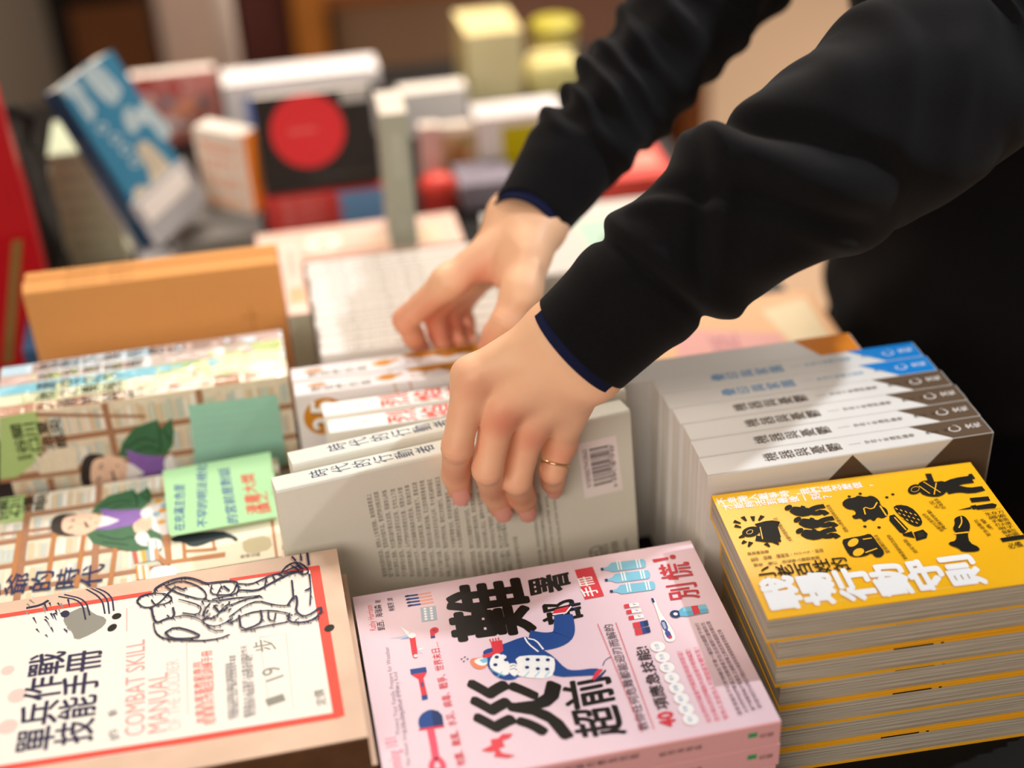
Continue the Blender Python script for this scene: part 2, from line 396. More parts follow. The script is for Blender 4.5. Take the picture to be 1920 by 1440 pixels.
    f.poly([(640, 512), (688, 505), (694, 550), (672, 566), (610, 585), (604, 570), (650, 555)], RED)
    for k in range(4): f.line([(640 + k*12, 512 - k*2), (636 + k*12, 500 - k*2)], 0.0007, RED)
    f.poly([(550, 585), (556, 612), (580, 630), (612, 628), (628, 610), (620, 580), (590, 580)], ink('#e88a67'), 1)
    f.poly([(566, 598), (580, 585), (612, 580), (628, 594), (622, 612), (596, 616)], W_, 1); f.poly([(590, 590), (624, 580), (628, 600), (606, 604)], LBLUE)
    for dx, dy in ((0, 0), (14, -8), (10, 10), (26, 0)): f.line([(512 + dx, 588 + dy), (518 + dx, 584 + dy)], 0.0009, NAVYD)
    f.poly([(632, 618), (644, 570), (712, 566), (722, 612), (716, 662), (660, 640)], W_, 1); f.poly([(742, 590), (770, 570), (910, 572), (918, 620), (898, 672), (770, 664), (736, 640)], W_, 1)
    for cx, cy in ((666, 578), (660, 611), (706, 590), (798, 588), (842, 590), (885, 590), (796, 622), (842, 628), (882, 630)):
        f.oval((cx, cy), (cx - 21, cy + 2), (cx + 2, cy - 15), ink('#dcecf5'), 16); f.oval((cx, cy), (cx - 18, cy + 2), (cx + 2, cy - 12), W_, 16); f.disc((cx, cy), 0.0015, NAVYD, 10)
    for x in (690, 762, 805, 850, 893): f.line([(x, 640), (x - 22, 664)], 0.0007, LBLUE)
    f.line([(640, 632), (700, 660)], 0.0006, LBLUE); f.poly([(700, 575), (730, 575), (756, 600), (746, 628), (722, 610)], NAVY, 1); f.poly([(716, 606), (752, 604), (764, 640), (742, 664), (714, 640)], W_, 1)
    f.line([(722, 620), (738, 612), (750, 618)], 0.0006, NAVYD); f.line([(722, 632), (740, 626), (754, 634)], 0.0006, NAVYD)
    f.poly([(600, 978), (645, 955), (640, 932), (672, 926), (690, 908), (735, 906), (720, 925), (690, 935), (700, 962), (672, 968), (690, 990), (745, 1000), (715, 1010), (655, 1004), (662, 982), (632, 984)], ink('#e24a55'))
    f.poly([(1000, 205), (1076, 191), (1126, 316), (1044, 331)], RED); f.text('手冊', (1106, 312), (1072, 228), 0.0115, W_, bold=0.02)
    for x, y in ((1112, 203), (1130, 250), (1152, 298)):    # bottles
        f.poly([(x - 2, y - 6), (x + 10, y - 8), (x + 13, y + 3), (x + 1, y + 5)], NAVYD)
        f.poly([(x + 12, y - 7), (x + 28, y - 12), (x + 44, y - 29), (x + 182, y - 45), (x + 192, y - 34), (x + 193, y - 14), (x + 184, y - 8), (x + 50, y + 10), (x + 28, y + 2), (x + 13, y + 2)], LBLUE)
        for dx in (68, 80, 150, 162): f.line([(x + dx, y - 33 - dx*0.08), (x + dx + 9, y + 8 - dx*0.1)], 0.0009, W_)
    f.glyph('別', (1540, 322), (1520, 255), (1408, 340), REDD, 0.012); f.glyph('慌', (1512, 236), (1490, 168), (1376, 252), REDD, 0.012)
    f.poly([(1332, 160), (1400, 150), (1402, 158), (1340, 172)], REDD); f.disc((1420, 148), 0.0022, REDD)
    for i in range(3):
        x, y = 1210 + i*10, 358 + i*25; f.poly([(x, y - 4), (x + 22, y - 8), (x + 26, y + 8), (x + 4, y + 12)], RED); f.poly([(x + 22, y - 8), (x + 64, y - 14), (x + 68, y + 2), (x + 26, y + 8)], W_); f.line([(x + 40, y - 8), (x + 46, y - 3), (x + 52, y - 6)], 0.0005, NAVYD)
    for i in range(2):
        x, y = 1248 + i*8, 432 + i*28; f.poly([(x, y), (x + 30, y - 5), (x + 36, y + 20), (x + 6, y + 25)], RED); f.poly([(x + 30, y - 5), (x + 64, y - 12), (x + 70, y + 12), (x + 36, y + 20)], NAVY); f.poly([(x + 46, y - 8), (x + 64, y - 12), (x + 70, y + 12), (x + 52, y + 16)], NAVYD)
    f.poly([(1330, 325), (1342, 324), (1362, 380), (1418, 455), (1434, 495), (1424, 512), (1396, 514), (1384, 495), (1370, 440), (1352, 385)], W_, 1); f.line([(1332, 326), (1339, 345)], 0.0016, NAVYD)
    f.poly([(1364, 424), (1388, 418), (1404, 462), (1382, 470)], ink('#4a4f96'), 1); f.poly([(1372, 430), (1384, 428), (1394, 455), (1384, 460)], GREYB); f.poly([(1382, 470), (1404, 462), (1420, 498), (1400, 503)], ink('#4a4f96'), 1); f.disc((1410, 494), 0.0013, RED)
    f.disc((1432, 394), 0.0038, NAVYD); f.disc((1432, 394), 0.0015, W_); f.poly([(1446, 378), (1462, 366), (1470, 402), (1452, 404)], LBLUE2); f.poly([(1462, 366), (1560, 352), (1574, 386), (1470, 406)], LBLUE); f.poly([(1498, 361), (1526, 357), (1540, 392), (1510, 398)], RED); f.poly([(1534, 374), (1568, 370), (1574, 386), (1540, 392)], LBLUE2); f.poly([(1466, 384), (1504, 379), (1510, 398), (1470, 406)], LBLUE2)
    f.text('教你任何危難都能迎刃而解的', (1322, 888), (1163, 436), 0.0068, ink('#4a3d46')); f.line([(1290, 900), (1098, 436)], 0.0004, RED); f.line([(1340, 888), (1176, 430)], 0.0004, RED)
    f.text('40', (1438, 872), (1415, 808), 0.0100, RED, bold=0.03); f.text('項應急技能!', (1412, 798), (1312, 530), 0.0092, ink('#2c2328'), bold=0.012)
    for i in range(8):
        cx, cy = 1356 + i*20.2, 534 + i*44.5; f.disc((cx, cy), 0.0049, W_, 24); f.text(['社群', '急救', '求救', '儲水', '避難', '糧食', '取暖', '通訊'][i], (cx + 10, cy + 11), (cx + 2, cy - 13), 0.0030, ink('#6d86b8'))
    for i in range(3): f.text([scribble(16) + '！', scribble(18) + '！', scribble(15) + '！'][i], (1590 + i*36, 856 - i*6), (1458 + i*36, 552 - i*8), 0.0036, ink('#e2526b'))
    for i in range(4): f.text(scribble(22 + i*2), (1722 + i*28, 826 - i*10), (1530 + i*24 + (24 if i == 3 else 0), 432 - i*4 + (40 if i == 3 else 0)), 0.0030, ink('#6b545c'))
    s = sp.Z = zoom(640, 980, 2.2857)
    def pspine(a):
        a.ucol('災難超前部署手冊', (0.0068, 0.225), (0.0068, 0.135), 0.006, RED); a.ucol('教你任何危難都能迎刃而解的應急技能', (0.0135, 0.205), (0.0135, 0.09), 0.0045, KB)
        a.ucol('凱西海瑞森', (0.0105, 0.078), (0.0105, 0.05), 0.004, ink('#4a2f38')); a.uline([(0.010, 0.018), (0.014, 0.018)], 0.006, GREEN); a.ucol('出版', (0.010, 0.014), (0.010, 0.004), 0.004, ink('#4a2f38'))
    pspine(sp)
TP = 0.0198; HP, WP = 0.244, 0.18
for k in range(5):
    M = flat_frame((0.0 + (0, 0.0008, -0.0006, 0.0012, 0)[k], (0, 0.0004, 0.0010, 0.0002, 0.0008)[k], TP*(4 - k)), 0, HP)
    if k == 0:
        root = book('handbook', 'pink emergency handbook with bold black title, topmost of its stack in front', 'book', M, HP, WP, TP - 0.0002, pink, spine_hi=False, art=pink_art, spine=pink_sp, group='pink handbooks')
    else:
        if k == 1:
            def a1(f, sp):
                sp.ucol('災難超前部署手冊', (0.0068, 0.225), (0.0068, 0.135), 0.006, RED); sp.ucol('教你任何危難都能迎刃而解的應急技能', (0.0135, 0.205), (0.0135, 0.09), 0.0045, KB); sp.ucol('凱西海瑞森', (0.0105, 0.078), (0.0105, 0.05), 0.004, ink('#4a2f38')); sp.uline([(0.010, 0.018), (0.014, 0.018)], 0.006, GREEN); sp.ucol('出版', (0.010, 0.014), (0.010, 0.004), 0.004, ink('#4a2f38'))
            r1 = book('handbook', 'pink handbook directly under the topmost one, only its spine showing', 'book', M, HP, WP, TP - 0.0002, pink, spine_hi=False, art=a1, spine=pink_sp, group='pink handbooks')
        else: dup(r1, M, ['', '', 'third pink handbook down in the front stack', 'fourth pink handbook down in the front stack', 'lowest pink handbook, resting on the black table'][k])

# ---- yellow book -------------------------------------------------------------
yel = mat('yellow_cover', '#f5b71c', 0.30, 0.5, 0.02, coat=0.15)
yel_d = mat('yellow_cover_plain', '#eeb02a', 0.35, 0.5, 0.03)
def yellow_art(f, sp):
    f.Z = zoom(1280, 860, 2.4828)
    f.clip = None
    WH = ink('#f2f2f4', 0.35)
    f.col('不幸捲入戰爭時，我們該怎麼做，', (158, 200), (885, 117), 0.0074, WH, 0.022); f.col('才能夠活到最後一刻？', (184, 228), (696, 170), 0.0074, WH, 0.022)
    # A shouting head between rays
    f.oval((318, 342), (276, 346), (321, 318), K); f.poly([(352, 322), (440, 312), (458, 368), (366, 378)], K); f.line([(345, 318), (410, 300), (448, 308)], 0.0060, K, 1); f.line([(340, 372), (400, 380), (455, 376)], 0.0058, K, 1)
    Y2 = yel
    f.line([(360, 320), (372, 376)], 0.0007, Y2); f.oval((312, 343), (296, 345), (314, 332), Y2, 12); f.oval((312, 343), (299, 345), (314, 334), K, 12)
    for (a, b) in (((238, 293), (270, 303)), ((242, 314), (272, 322)), ((278, 272), (296, 292)), ((325, 270), (330, 292)), ((372, 268), (354, 290)), ((292, 385), (276, 398)), ((318, 390), (306, 412)), ((385, 396), (405, 412)), ((425, 388), (448, 402)), ((283, 362), (262, 370))): f.line([a, b], 0.0022, K, taper=[1.5, 0.6])
    # B three runners
    for dx, dy in ((0, 0), (42, 56), (52, 108)):
        f.oval((492 + dx, 230 + dy), (474 + dx, 233 + dy), (494 + dx, 217 + dy), K, 14); f.line([(505 + dx, 236 + dy), (545 + dx, 250 + dy), (590 + dx, 248 + dy)], 0.0085, K, 1, taper=[0.7, 1.3, 0.9])
        f.line([(585 + dx, 246 + dy), (620 + dx, 228 + dy), (660 + dx, 222 + dy)], 0.0045, K, 1); f.line([(585 + dx, 250 + dy), (625 + dx, 258 + dy), (650 + dx, 246 + dy), (672 + dx, 262 + dy)], 0.0048, K, 1); f.line([(530 + dx, 244 + dy), (555 + dx, 236 + dy), (562 + dx, 222 + dy)], 0.0030, K, 1)
    # C cloud of smoke
    f.poly([(738, 212), (760, 188), (800, 184), (815, 172), (850, 182), (880, 172), (915, 195), (922, 222), (950, 235), (958, 265), (930, 282), (905, 272), (892, 296), (870, 280), (845, 300), (830, 278), (800, 285), (785, 268), (808, 262), (800, 240), (765, 238)], K, 1); f.line([(905, 205), (885, 240), (840, 225), (850, 262)], 0.0010, Y2, 1); f.line([(918, 222), (948, 268)], 0.0012, Y2)
    for p in ((775, 178), (826, 165), (950, 182), (978, 168), (848, 318), (914, 322)): f.disc(p, 0.0012, K, 8)
    # D truck
    f.poly([(962, 268), (985, 262), (1050, 330), (1030, 352), (1010, 345), (962, 290)], K); f.poly([(975, 232), (1000, 215), (1060, 225), (1105, 270), (1118, 305), (1092, 322), (1045, 300)], K, 1); f.poly([(1075, 345), (1118, 332), (1140, 352), (1135, 372), (1088, 385)], K); f.poly([(1022, 355), (1065, 340), (1080, 372), (1030, 362)], K)
    for i in range(14):
        x, y = 990 + (i % 5)*22 + (i // 5)*14, 232 + (i // 5)*22 + (i % 5)*7; f.line([(x, y), (x + 10, y + 8)], 0.0008, Y2)
    f.line([(985, 275), (1040, 335)], 0.0010, Y2); f.poly([(1090, 350), (1118, 342), (1126, 362), (1098, 372)], ink('#2b2413'))
    # E binoculars
    f.poly([(738, 382), (770, 372), (835, 362), (870, 350), (888, 368), (912, 402), (942, 440), (925, 462), (895, 462), (880, 440), (850, 458), (785, 462), (760, 430)], K, 1); f.oval((793, 393), (768, 398), (796, 374), Y2); f.oval((818, 438), (792, 442), (820, 420), Y2)
    f.line([(838, 378), (880, 372)], 0.0010, Y2); f.line([(850, 440), (905, 420)], 0.0010, Y2)
    # F man with rifle
    f.oval((1080, 145), (1048, 148), (1082, 122), K); f.poly([(1090, 120), (1130, 100), (1170, 112), (1215, 105), (1240, 125), (1235, 150), (1205, 178), (1150, 180), (1105, 165)], K, 1); f.line([(1225, 130), (1275, 108), (1345, 98)], 0.0082, K, 1); f.line([(1225, 150), (1280, 142), (1340, 152), (1400, 140)], 0.0080, K, 1, taper=[1.1, 1, 0.8, 0.6]); f.line([(1142, 72), (1168, 140)], 0.0042, K)
    f.poly([(1330, 75), (1345, 72), (1362, 95), (1330, 102)], K); f.line([(1100, 130), (1150, 165)], 0.0008, Y2); f.line([(1120, 110), (1200, 160)], 0.0008, Y2); f.line([(1180, 115), (1170, 170)], 0.0008, Y2); f.oval((1082, 145), (1062, 147), (1084, 132), Y2, 14); f.oval((1082, 145), (1064, 147), (1084, 134), K, 14)
    # G blades and the list
    f.poly([(1335, 186), (1422, 178), (1432, 198), (1345, 206)], K); f.poly([(1278, 242), (1340, 228), (1345, 236)], K); f.line([(1345, 231), (1370, 226)], 0.0040, K); f.poly([(1365, 222), (1440, 210), (1462, 216), (1455, 232), (1370, 240)], K)
    for i in range(8): f.text(['————', '生存刀', '繩索', '手電筒', '打火機', '哨子', '醫藥包', '地圖'][i], (1398 + i*16, 252 + i*17), (1485 + i*12, 240 + i*17), 0.0036, K)
    f.line([(1483, 382), (1592, 366)], 0.0040, K); f.text('必備', (1525, 424), (1590, 412), 0.0060, K)
    # H hand holding a light
    f.poly([(1262, 282), (1290, 268), (1312, 270), (1335, 300), (1338, 330), (1325, 352), (1335, 395), (1380, 415), (1382, 435), (1300, 438), (1285, 420), (1240, 405), (1238, 392), (1272, 385), (1275, 350), (1255, 330), (1268, 305)], K, 1); f.line([(1262, 352), (1330, 345)], 0.0014, Y2); f.line([(1295, 272), (1300, 300), (1285, 325)], 0.0009, Y2, 1)
    for (a, b, t, h) in (((515, 386), (438, 276), '大聲呼救與求援的方法', 0.0032), ((775, 342), (682, 216), '疏散人群要保持隊形前進', 0.0030), ((968, 440), (905, 356), '望遠鏡的用法', 0.0030), ((1050, 470), (965, 356), '車輛遇襲時該怎麼辦', 0.0030), ((1098, 440), (1040, 375), '迷彩偽裝', 0.0030), ((1218, 338), (1128, 256), '躲藏的位置與姿勢', 0.0030), ((1232, 330), (1150, 240), '掩護與移動', 0.0030), ((1200, 232), (1162, 196), '火災', 0.0036), ((1228, 232), (1185, 186), '防毒面具', 0.0034), ((1438, 360), (1370, 285), '緊急避難包', 0.0030), ((1450, 330), (1398, 280), '清單', 0.0030)): f.text(t, a, b, h, ink('#3a2c08'))
    f.col('軍事專家著', (302, 446), (402, 434), 0.0038, ink('#3a2c08')); f.col('監修．插畫．編輯部・２０１９・新版', (316, 474), (655, 428), 0.0042, ink('#3a2c08')); f.col('譯者．審訂．退役軍人審閱推薦', (330, 500), (640, 462), 0.0036, ink('#3a2c08'))
    f.col('小老百姓的', (352, 545), (778, 488), 0.0150, K, 0.012)
    f.col('戰場行動守則', (378, 640), (1385, 512), 0.0315, WH, 0.055, 3)
    f.line([(392, 705), (1400, 585)], 0.0001, WH)
HY, WY, TY = 0.19, 0.13, 0.0204; AY = -0.05
offs = [0, 0.0083, 0.0083, 0.0122, 0.0122, 0.0120, 0.0085]
ylab = ['yellow book with black cartoon silhouettes on its cover, topmost of the stack at right', 'second yellow book down in the stack at right, just under the topmost', 'third yellow book down in the stack at right', 'fourth yellow book down, in the middle of the stack at right', 'fifth yellow book down in the stack at right', 'sixth yellow book down, next to last in the stack at right', 'lowest yellow book of the stack, lying on the black table top']
def yedge(k):
    def a(f, sp): pass
    return a
for k in range(7):
    fl = (0.2491 + offs[k]*math.cos(AY), 0.0435 + offs[k]*math.sin(AY) + (0, 0.0012, 0.0004, 0.001, 0.0002, 0.0014, 0.0006)[k], TY*(6 - k))
    M = flat_frame(fl, AY + (0, 0.004, -0.003, 0.002, 0, 0.003, -0.002)[k], HY)
    if k == 0: book('field_guide', ylab[0], 'book', M, HY, WY, TY - 0.0003, yel, PAGE_GREY, 'yellow field guides', art=yellow_art, t=0.0008, inset=0.0010)
    elif k == 1:
        def ya(f, sp): pass
        r1 = book('field_guide', ylab[1], 'book', M, HY, WY, TY - 0.0003, yel_d, PAGE_GREY, 'yellow field guides', t=0.0012, inset=0.0012)
        # the black print of the flap shows along the fore-edge
        mb = MB(); mb.box((-0.0001, 0.085, TY - 0.0016), (0.0004, 0.112, TY - 0.0004), K); mb.box((-0.0001, 0.078, TY - 0.0016), (0.0004, 0.080, TY - 0.0004), K); mb.build('flap_print', r1)
    else: dup(r1, M, ylab[k])

# ---- grey-white anthologies standing spine up ----------------------------------
gw = mat('grey_white_cover', '#dedcda', 0.38, 0.4, 0.02, coat=0.05); cream_c = mat('cream_board', '#e3dcd2', 0.45, 0.35, 0.03)
BROWN = mat('brown_print', '#5f4c3b', 0.5, 0.35, 0.06); BLUE = mat('blue_print', '#0f7fd0', 0.45, 0.4, 0.04); ORANGE = mat('orange_print', '#e0851c', 0.5, 0.4, 0.04)
TXT = ink('#4a3a2e'); TXB = ink('#5b93c4')
HG, WG, TG = 0.2137, 0.1555, 0.0217; AG = -0.013
def antho_art(prim, txt, title, sub, who, mark, face=True):
    def a(f, sp):
        # spine: x 0 (shown board) .. TG, y 0 foot .. HG head
        foot = 0.046
        sp.upoly([(0, 0.031), (0, 0), (TG, 0), (TG, foot + 0.010), (TG*0.98, foot + 0.010)], prim)
        sp.ucol(title, (0.0105, HG - 0.044), (0.0105, HG - 0.103), 0.0104, txt, 0.012)
        sp.uline([(0.0105, HG - 0.108), (0.0105, HG - 0.117)], 0.0003, txt)
        sp.ucol(sub, (0.0105, HG - 0.120), (0.0105, HG - 0.158), 0.0048, txt); sp.ucol(who, (0.0105, HG - 0.1665), (0.0105, HG - 0.1835), 0.0038, txt)
        a0 = [(0.0105 + 0.0030*math.cos(t)*(1 if t < 5.5 else 1.6), 0.0250 + 0.0042*math.sin(t)) for t in np.linspace(0.6, 6.3, 18)] + [(0.0142, 0.0222)]
        sp.uline(a0, 0.0007, W_); sp.ucol(mark, (0.0112, 0.0165), (0.0112, 0.0045), 0.0062, W_, 0.01)
        if face:  # shown board: x 0 fore-edge .. WG spine
            f.upoly([(WG, 0), (WG, 0.031), (WG - 0.06, 0.0817), (0, 0.08), (0, 0)], prim)
            f.upoly([(WG - 0.0012, 0.107), (WG - 0.06, 0.1577), (WG - 0.06, 0.0563)], prim)
    return a
e_g = Vector((math.cos(AG), math.sin(AG), 0)); b_g = Vector((-e_g.y, e_g.x, 0)); o_g = Vector((0.2561, 0.1790, 0.0))
stag = [0, 0.0006, 0.0012, -0.0004, -0.0022, -0.0036]
glab = ['white and brown anthology with spine up, nearest the yellow stack', 'white and brown anthology with spine up, second from the yellow stack', 'white and brown anthology with spine up, third from the yellow stack', 'white and brown anthology with spine up, next to the blue ones', 'white and bright blue anthology with spine up, beside the brown ones', 'white and bright blue anthology with spine up, farthest back in the row']
for k in range(6):
    fl = o_g + b_g * (TG * k) + e_g * (stag[k] - 0.0015)
    M = stand_frame(fl, AG, HG, TG - 0.0003)
    if k == 0: rb = book('anthology', glab[k], 'book', M, HG, WG, TG - 0.0003, gw, PAGE_WHITE, 'spine up anthologies', art=antho_art(BROWN, TXT, '機器與憂鬱', '字花十年選評論卷', '陳志華 編', '文化'))
    elif k < 4: dup(rb, M, glab[k])
    elif k == 4: ru = book('anthology', glab[k], 'book', M, HG, WG, TG - 0.0003, gw, PAGE_WHITE, 'spine up anthologies', art=antho_art(BLUE, TXB, '疊印與家園', '字花十年選小說卷', '陳志華 編', '文化'))
    else: dup(ru, M, glab[k])
M = stand_frame(o_g + b_g * (TG * 6) + e_g * -0.047, AG, HG, 0.0275)
book('anthology', 'grey-white anthology with an orange corner, spine up behind the blue ones', 'book', M, HG, WG - 0.001, 0.0275, gw, PAGE_WHITE, 'spine up anthologies',
     art=lambda f, sp: (sp.upoly([(0, 0.034), (0, 0.0005), (0.0272, 0.0005), (0.0272, 0.046), (0.024, 0.046)], ORANGE)))

# ---- grey-green book held by the near hand, and its twin behind ------------------
gg = mat('grey_green_cover', '#d9d5c8', 0.55, 0.3, 0.02, 300); gg_sp = mat('grey_green_spine', '#dcded4', 0.5, 0.3, 0.02, 300)
GT = ink('#6e675e'); GTB = ink('#3d4468')
TH = 0.0225
A_H = math.radians(6.91)
H_H, W_H = 0.2642, 0.1633
LEAN_H = math.radians(9)
def held_art(f, sp):
    f.clip = None
    z = f.Z = zoom(480, 600, 3.0)
    sp.Z = zoom(480, 600, 3.0); sp.clip = None
    sp.ucol('時代的行動者', (TH*0.50, H_H - 0.0255), (TH*0.50, H_H - 0.1180), 0.0125, GTB, 0.004)
    # rows of the blurb run from the foot of the picture upwards (the book's head is at the left)
    rows = [((742, 1440), (646, 975)), ((775, 1440), (688, 963)), ((812, 1440), (735, 953)), ((850, 1440), (783, 948)), ((893, 1440), (823, 938)), ((935, 1440), (862, 925)), ((975, 1440), (905, 910)), ((1018, 1440), (946, 900)), ((1060, 1440), (990, 892)), ((1100, 1440), (1033, 880)),
            ((1146, 1440), (1078, 872)), ((1185, 1440), (1112, 868)), ((1250, 1440), (1170, 860)), ((1290, 1440), (1208, 855)), ((1332, 1440), (1252, 850)), ((1373, 1440), (1300, 860)), ((1415, 1440), (1345, 872)), ((1450, 1440), (1385, 1010)), ((1500, 1400), (1468, 1215))]
    for (a, b) in rows:
        n = int(abs(a[1] - b[1]) / 18); t = scribble(n)
        for k in range(8, len(t) - 2, random.randint(8, 13)): t = t[:k] + random.choice('，。、') + t[k+1:]
        f.text(t, a, b, 0.0038, GT)
    for (a, b, h) in (((1620, 1405), (1560, 965), 0.0032), ((1655, 1398), (1600, 970), 0.0032), ((1690, 1392), (1640, 990), 0.003), ((1735, 1380), (1685, 1010), 0.003)):
        f.text(scribble(26) if h > 0.003 else 'The activists of the times and their stories', a, b, h, GT)
    q = f.Z = zoom(1070, 810, 5.758)
    LB = ink('#f0e4e2'); BK = ink('#4a3c46')
    f.poly([(68, 132), (487, 36), (563, 622), (152, 718)], LB)
    A, B, Cc, Dd = np.array((198, 185.)), np.array((402, 142.)), np.array((250, 588.)), np.array((455, 535.))
    bw = [3,1,1,2,1,3,2,1,1,1,3,1,2,2,1,1,1,3,1,1,2,1,3,1,1,2,1,1,3,2,1,1,2,1,3,1,1,2,1,1,2,3,1,1,2,1,1,3,1,2,1,1,3]; tot = sum(bw); s0 = 0
    for i, w in enumerate(bw):
        if i % 2 == 0:
            t0, t1 = s0 / tot, (s0 + w) / tot
            f.poly([tuple(A + (Cc - A)*t0), tuple(B + (Dd - B)*t0), tuple(B + (Dd - B)*t1), tuple(A + (Cc - A)*t1)], BK)
        s0 += w
    f.text('9789887943860', (230, 590), (172, 182), 0.0040, ink('#75626a')); f.text('ISBN 978-988-79438-6-0', (480, 500), (432, 130), 0.0034, ink('#75626a')); f.text('HK$98', (505, 580), (462, 140), 0.0030, ink('#75626a'))
    f.text('RED', (360, 1375), (328, 1210), 0.0110, GT); f.text('PRESS', (415, 1320), (392, 1200), 0.0042, GT); f.text('出版社叢書', (530, 1322), (505, 1170), 0.0060, GT); f.text('www.publishing', (628, 1300), (605, 1150), 0.0034, GT)
M = stand_frame((-0.0383, 0.2270 - W_H*math.sin(LEAN_H), 0.0037), A_H, H_H, TH, LEAN_H)
held = book('biography', 'grey-green book with barcode sticker, pulled up by the hand over its top edge', 'book', M, H_H, W_H, TH, gg, PAGE_WHITE, 'grey-green biographies', art=held_art, spine=gg_sp, r=0.0025)
def twin_art(f, sp): sp.ucol('時代的行動者', (TH*0.5, H_H - 0.0375), (TH*0.5, H_H - 0.132), 0.0125, GTB, 0.004)
book('biography', 'grey-green book half hidden just behind the one being pulled up', 'book', stand_frame(Vector((-0.0383, 0.2270 - W_H*math.sin(LEAN_H), 0.0037)) + Vector((math.cos(A_H), math.sin(A_H), 0))*0.0165 + Vector((-math.sin(A_H), math.cos(A_H), 0))*(TH/math.cos(LEAN_H) + 0.0006), A_H, H_H - 0.010, TH - 0.0008, LEAN_H), H_H - 0.010, W_H + 0.002, TH - 0.0008, gg, PAGE_WHITE, 'grey-green biographies', art=twin_art, spine=gg_sp, r=0.0025)

# ---- white books with red lettering ----------------------------------------------
wr = mat('white_cover', '#f3f1ec', 0.5, 0.35, 0.015); REDO = ink('#e2553f')
def red_art(f, sp):
    for i, ch in enumerate('烈焰焚春'): sp.ucol(ch, (0.0088, 0.1465 - i*0.0262), (0.0088, 0.1465 - (i+1)*0.0262 + 0.0006), 0.0172, REDO, 0.022)
    sp.ucol('小說選', (0.0088, 0.168), (0.0088, 0.158), 0.003, ink('#8a8a80'))
HR, WR_, TR_ = 0.19, 0.146, 0.0176
for k, (x, y) in enumerate(((0.0006, 0.3390), (0.0028, 0.3150))):
    M = stand_frame((x, y, 0.0), math.radians(-0.6), HR, TR_)
    if k == 0: rr = book('novel', 'white novel with red brush lettering, behind its twin', 'book', M, HR, WR_, TR_, wr, PAGE_WHITE, 'red lettered novels', art=red_art)
    else: dup(rr, M, 'white novel with red brush lettering, next to the grey-green books')

# ---- white books with the gold disc ------------------------------------------------
GOLD = ink('#c98425'); OLV = ink('#5f5530'); STEEL = mat('steel_print', '#8f8a8d', 0.45, 0.4, 0.25, 250); OLG = ink('#ad8a2c')
wg_ = mat('glossy_white_cover', '#e6e0e0', 0.4, 0.5, 0.01)
H2, W2, T2 = 0.21, 0.148, 0.0205
def disc_art(f, sp):
    f.clip = None; f.Z = zoom(540, 640, 5.333)
    f.oval((370, 748), (158, 760), (372, 562), GOLD, 40)
    for dx, dy, m, b in ((6, 10, OLV, 0.045), (0, 0, W_, 0.03)):
        f.glyph('2', (485 + dx, 882 + dy), (480 + dx, 752 + dy), (250 + dx, 888 + dy), m, b); f.glyph('5', (472 + dx, 728 + dy), (470 + dx, 592 + dy), (226 + dx, 730 + dy), m, b)
    f.glyph('座', (790, 800), (775, 590), (540, 832), OLV, 0.008); f.glyph('人', (795, 1010), (790, 900), (600, 1020), OLV, 0.008)
    f.poly([(1078, 600), (1100, 575), (1250, 535), (1650, 440), (1760, 420), (1760, 606), (1640, 605), (1150, 628), (1085, 628)], STEEL, 0); f.disc((1580, 545), 0.0014, ink('#5c575a')); f.line([(1600, 492), (1645, 488)], 0.0006, W_)
    f.text('E', (1300, 692), (1272, 650), 0.0105, OLG, bold=0.03); f.line([(1520, 660), (1680, 648)], 0.0012, OLG); f.line([(1058, 420), (1110, 565)], 0.0009, GOLD); f.line([(1215, 398), (1248, 528)], 0.0009, GOLD)
    # spine: x from shown board, y from foot
    def S(x): return H2 - x*0.735
    sp.upoly([(0.0118, S(0.0115)), (0.0150, S(0.020)), (0.0155, S(0.030)), (0.0120, S(0.036)), (0.0095, S(0.030)), (0.0092, S(0.020))], ink('#cf8f66'))
    sp.ucol('教我們的事', (0.0062, S(0.0165)), (0.0062, S(0.0840)), 0.0066, ink('#55543e'), 0.012); sp.ucol('二十五位重要的人物', (0.0145, S(0.040)), (0.0145, S(0.108)), 0.0036, ink('#a9a491'))
    def blob(pts): sp.upoly(smooth_loop([np.array((y, S(x))) for x, y in pts], 1), GOLD)
    blob([(0.084, 0.0085), (0.090, 0.0100), (0.094, 0.0135), (0.102, 0.0142), (0.109, 0.0128), (0.117, 0.0142), (0.119, 0.0122), (0.111, 0.0095), (0.105, 0.0055), (0.097, 0.0055), (0.090, 0.0078)])
    blob([(0.121, 0.0150), (0.124, 0.0185), (0.140, 0.0190), (0.170, 0.0195), (0.275, 0.0190), (0.275, 0.0070), (0.225, 0.0085), (0.205, 0.0060), (0.185, 0.0095), (0.172, 0.0050), (0.164, 0.0085), (0.158, 0.0120), (0.144, 0.0105), (0.134, 0.0125)])
    sp.uline([(0.0105, S(0.128)), (0.0045, S(0.126)), (0.0052, S(0.141)), (0.0110, S(0.143))], 0.0010, GOLD); sp.ucol('舊城裡的故事與人物', (0.0135, S(0.158)), (0.0135, S(0.262)), 0.0052, ink('#6b4a16'), 0.012)
for k, (dx, y) in enumerate(((0.0, 0.3695), (-0.0006, 0.3915))):
    M = stand_frame((-0.0187 + dx, y, 0.0), math.radians(-1.2), H2, T2)
    if k == 0: rd = book('gift_edition', 'glossy white book with a gold disc and a grey blade on its cover', 'book', M, H2, W2, T2, wg_, PAGE_GREY, 'gold disc books', art=disc_art, r=0.0022)
    else: dup(rd, M, 'glossy white book pinched by the farther hand, behind the gold disc cover')

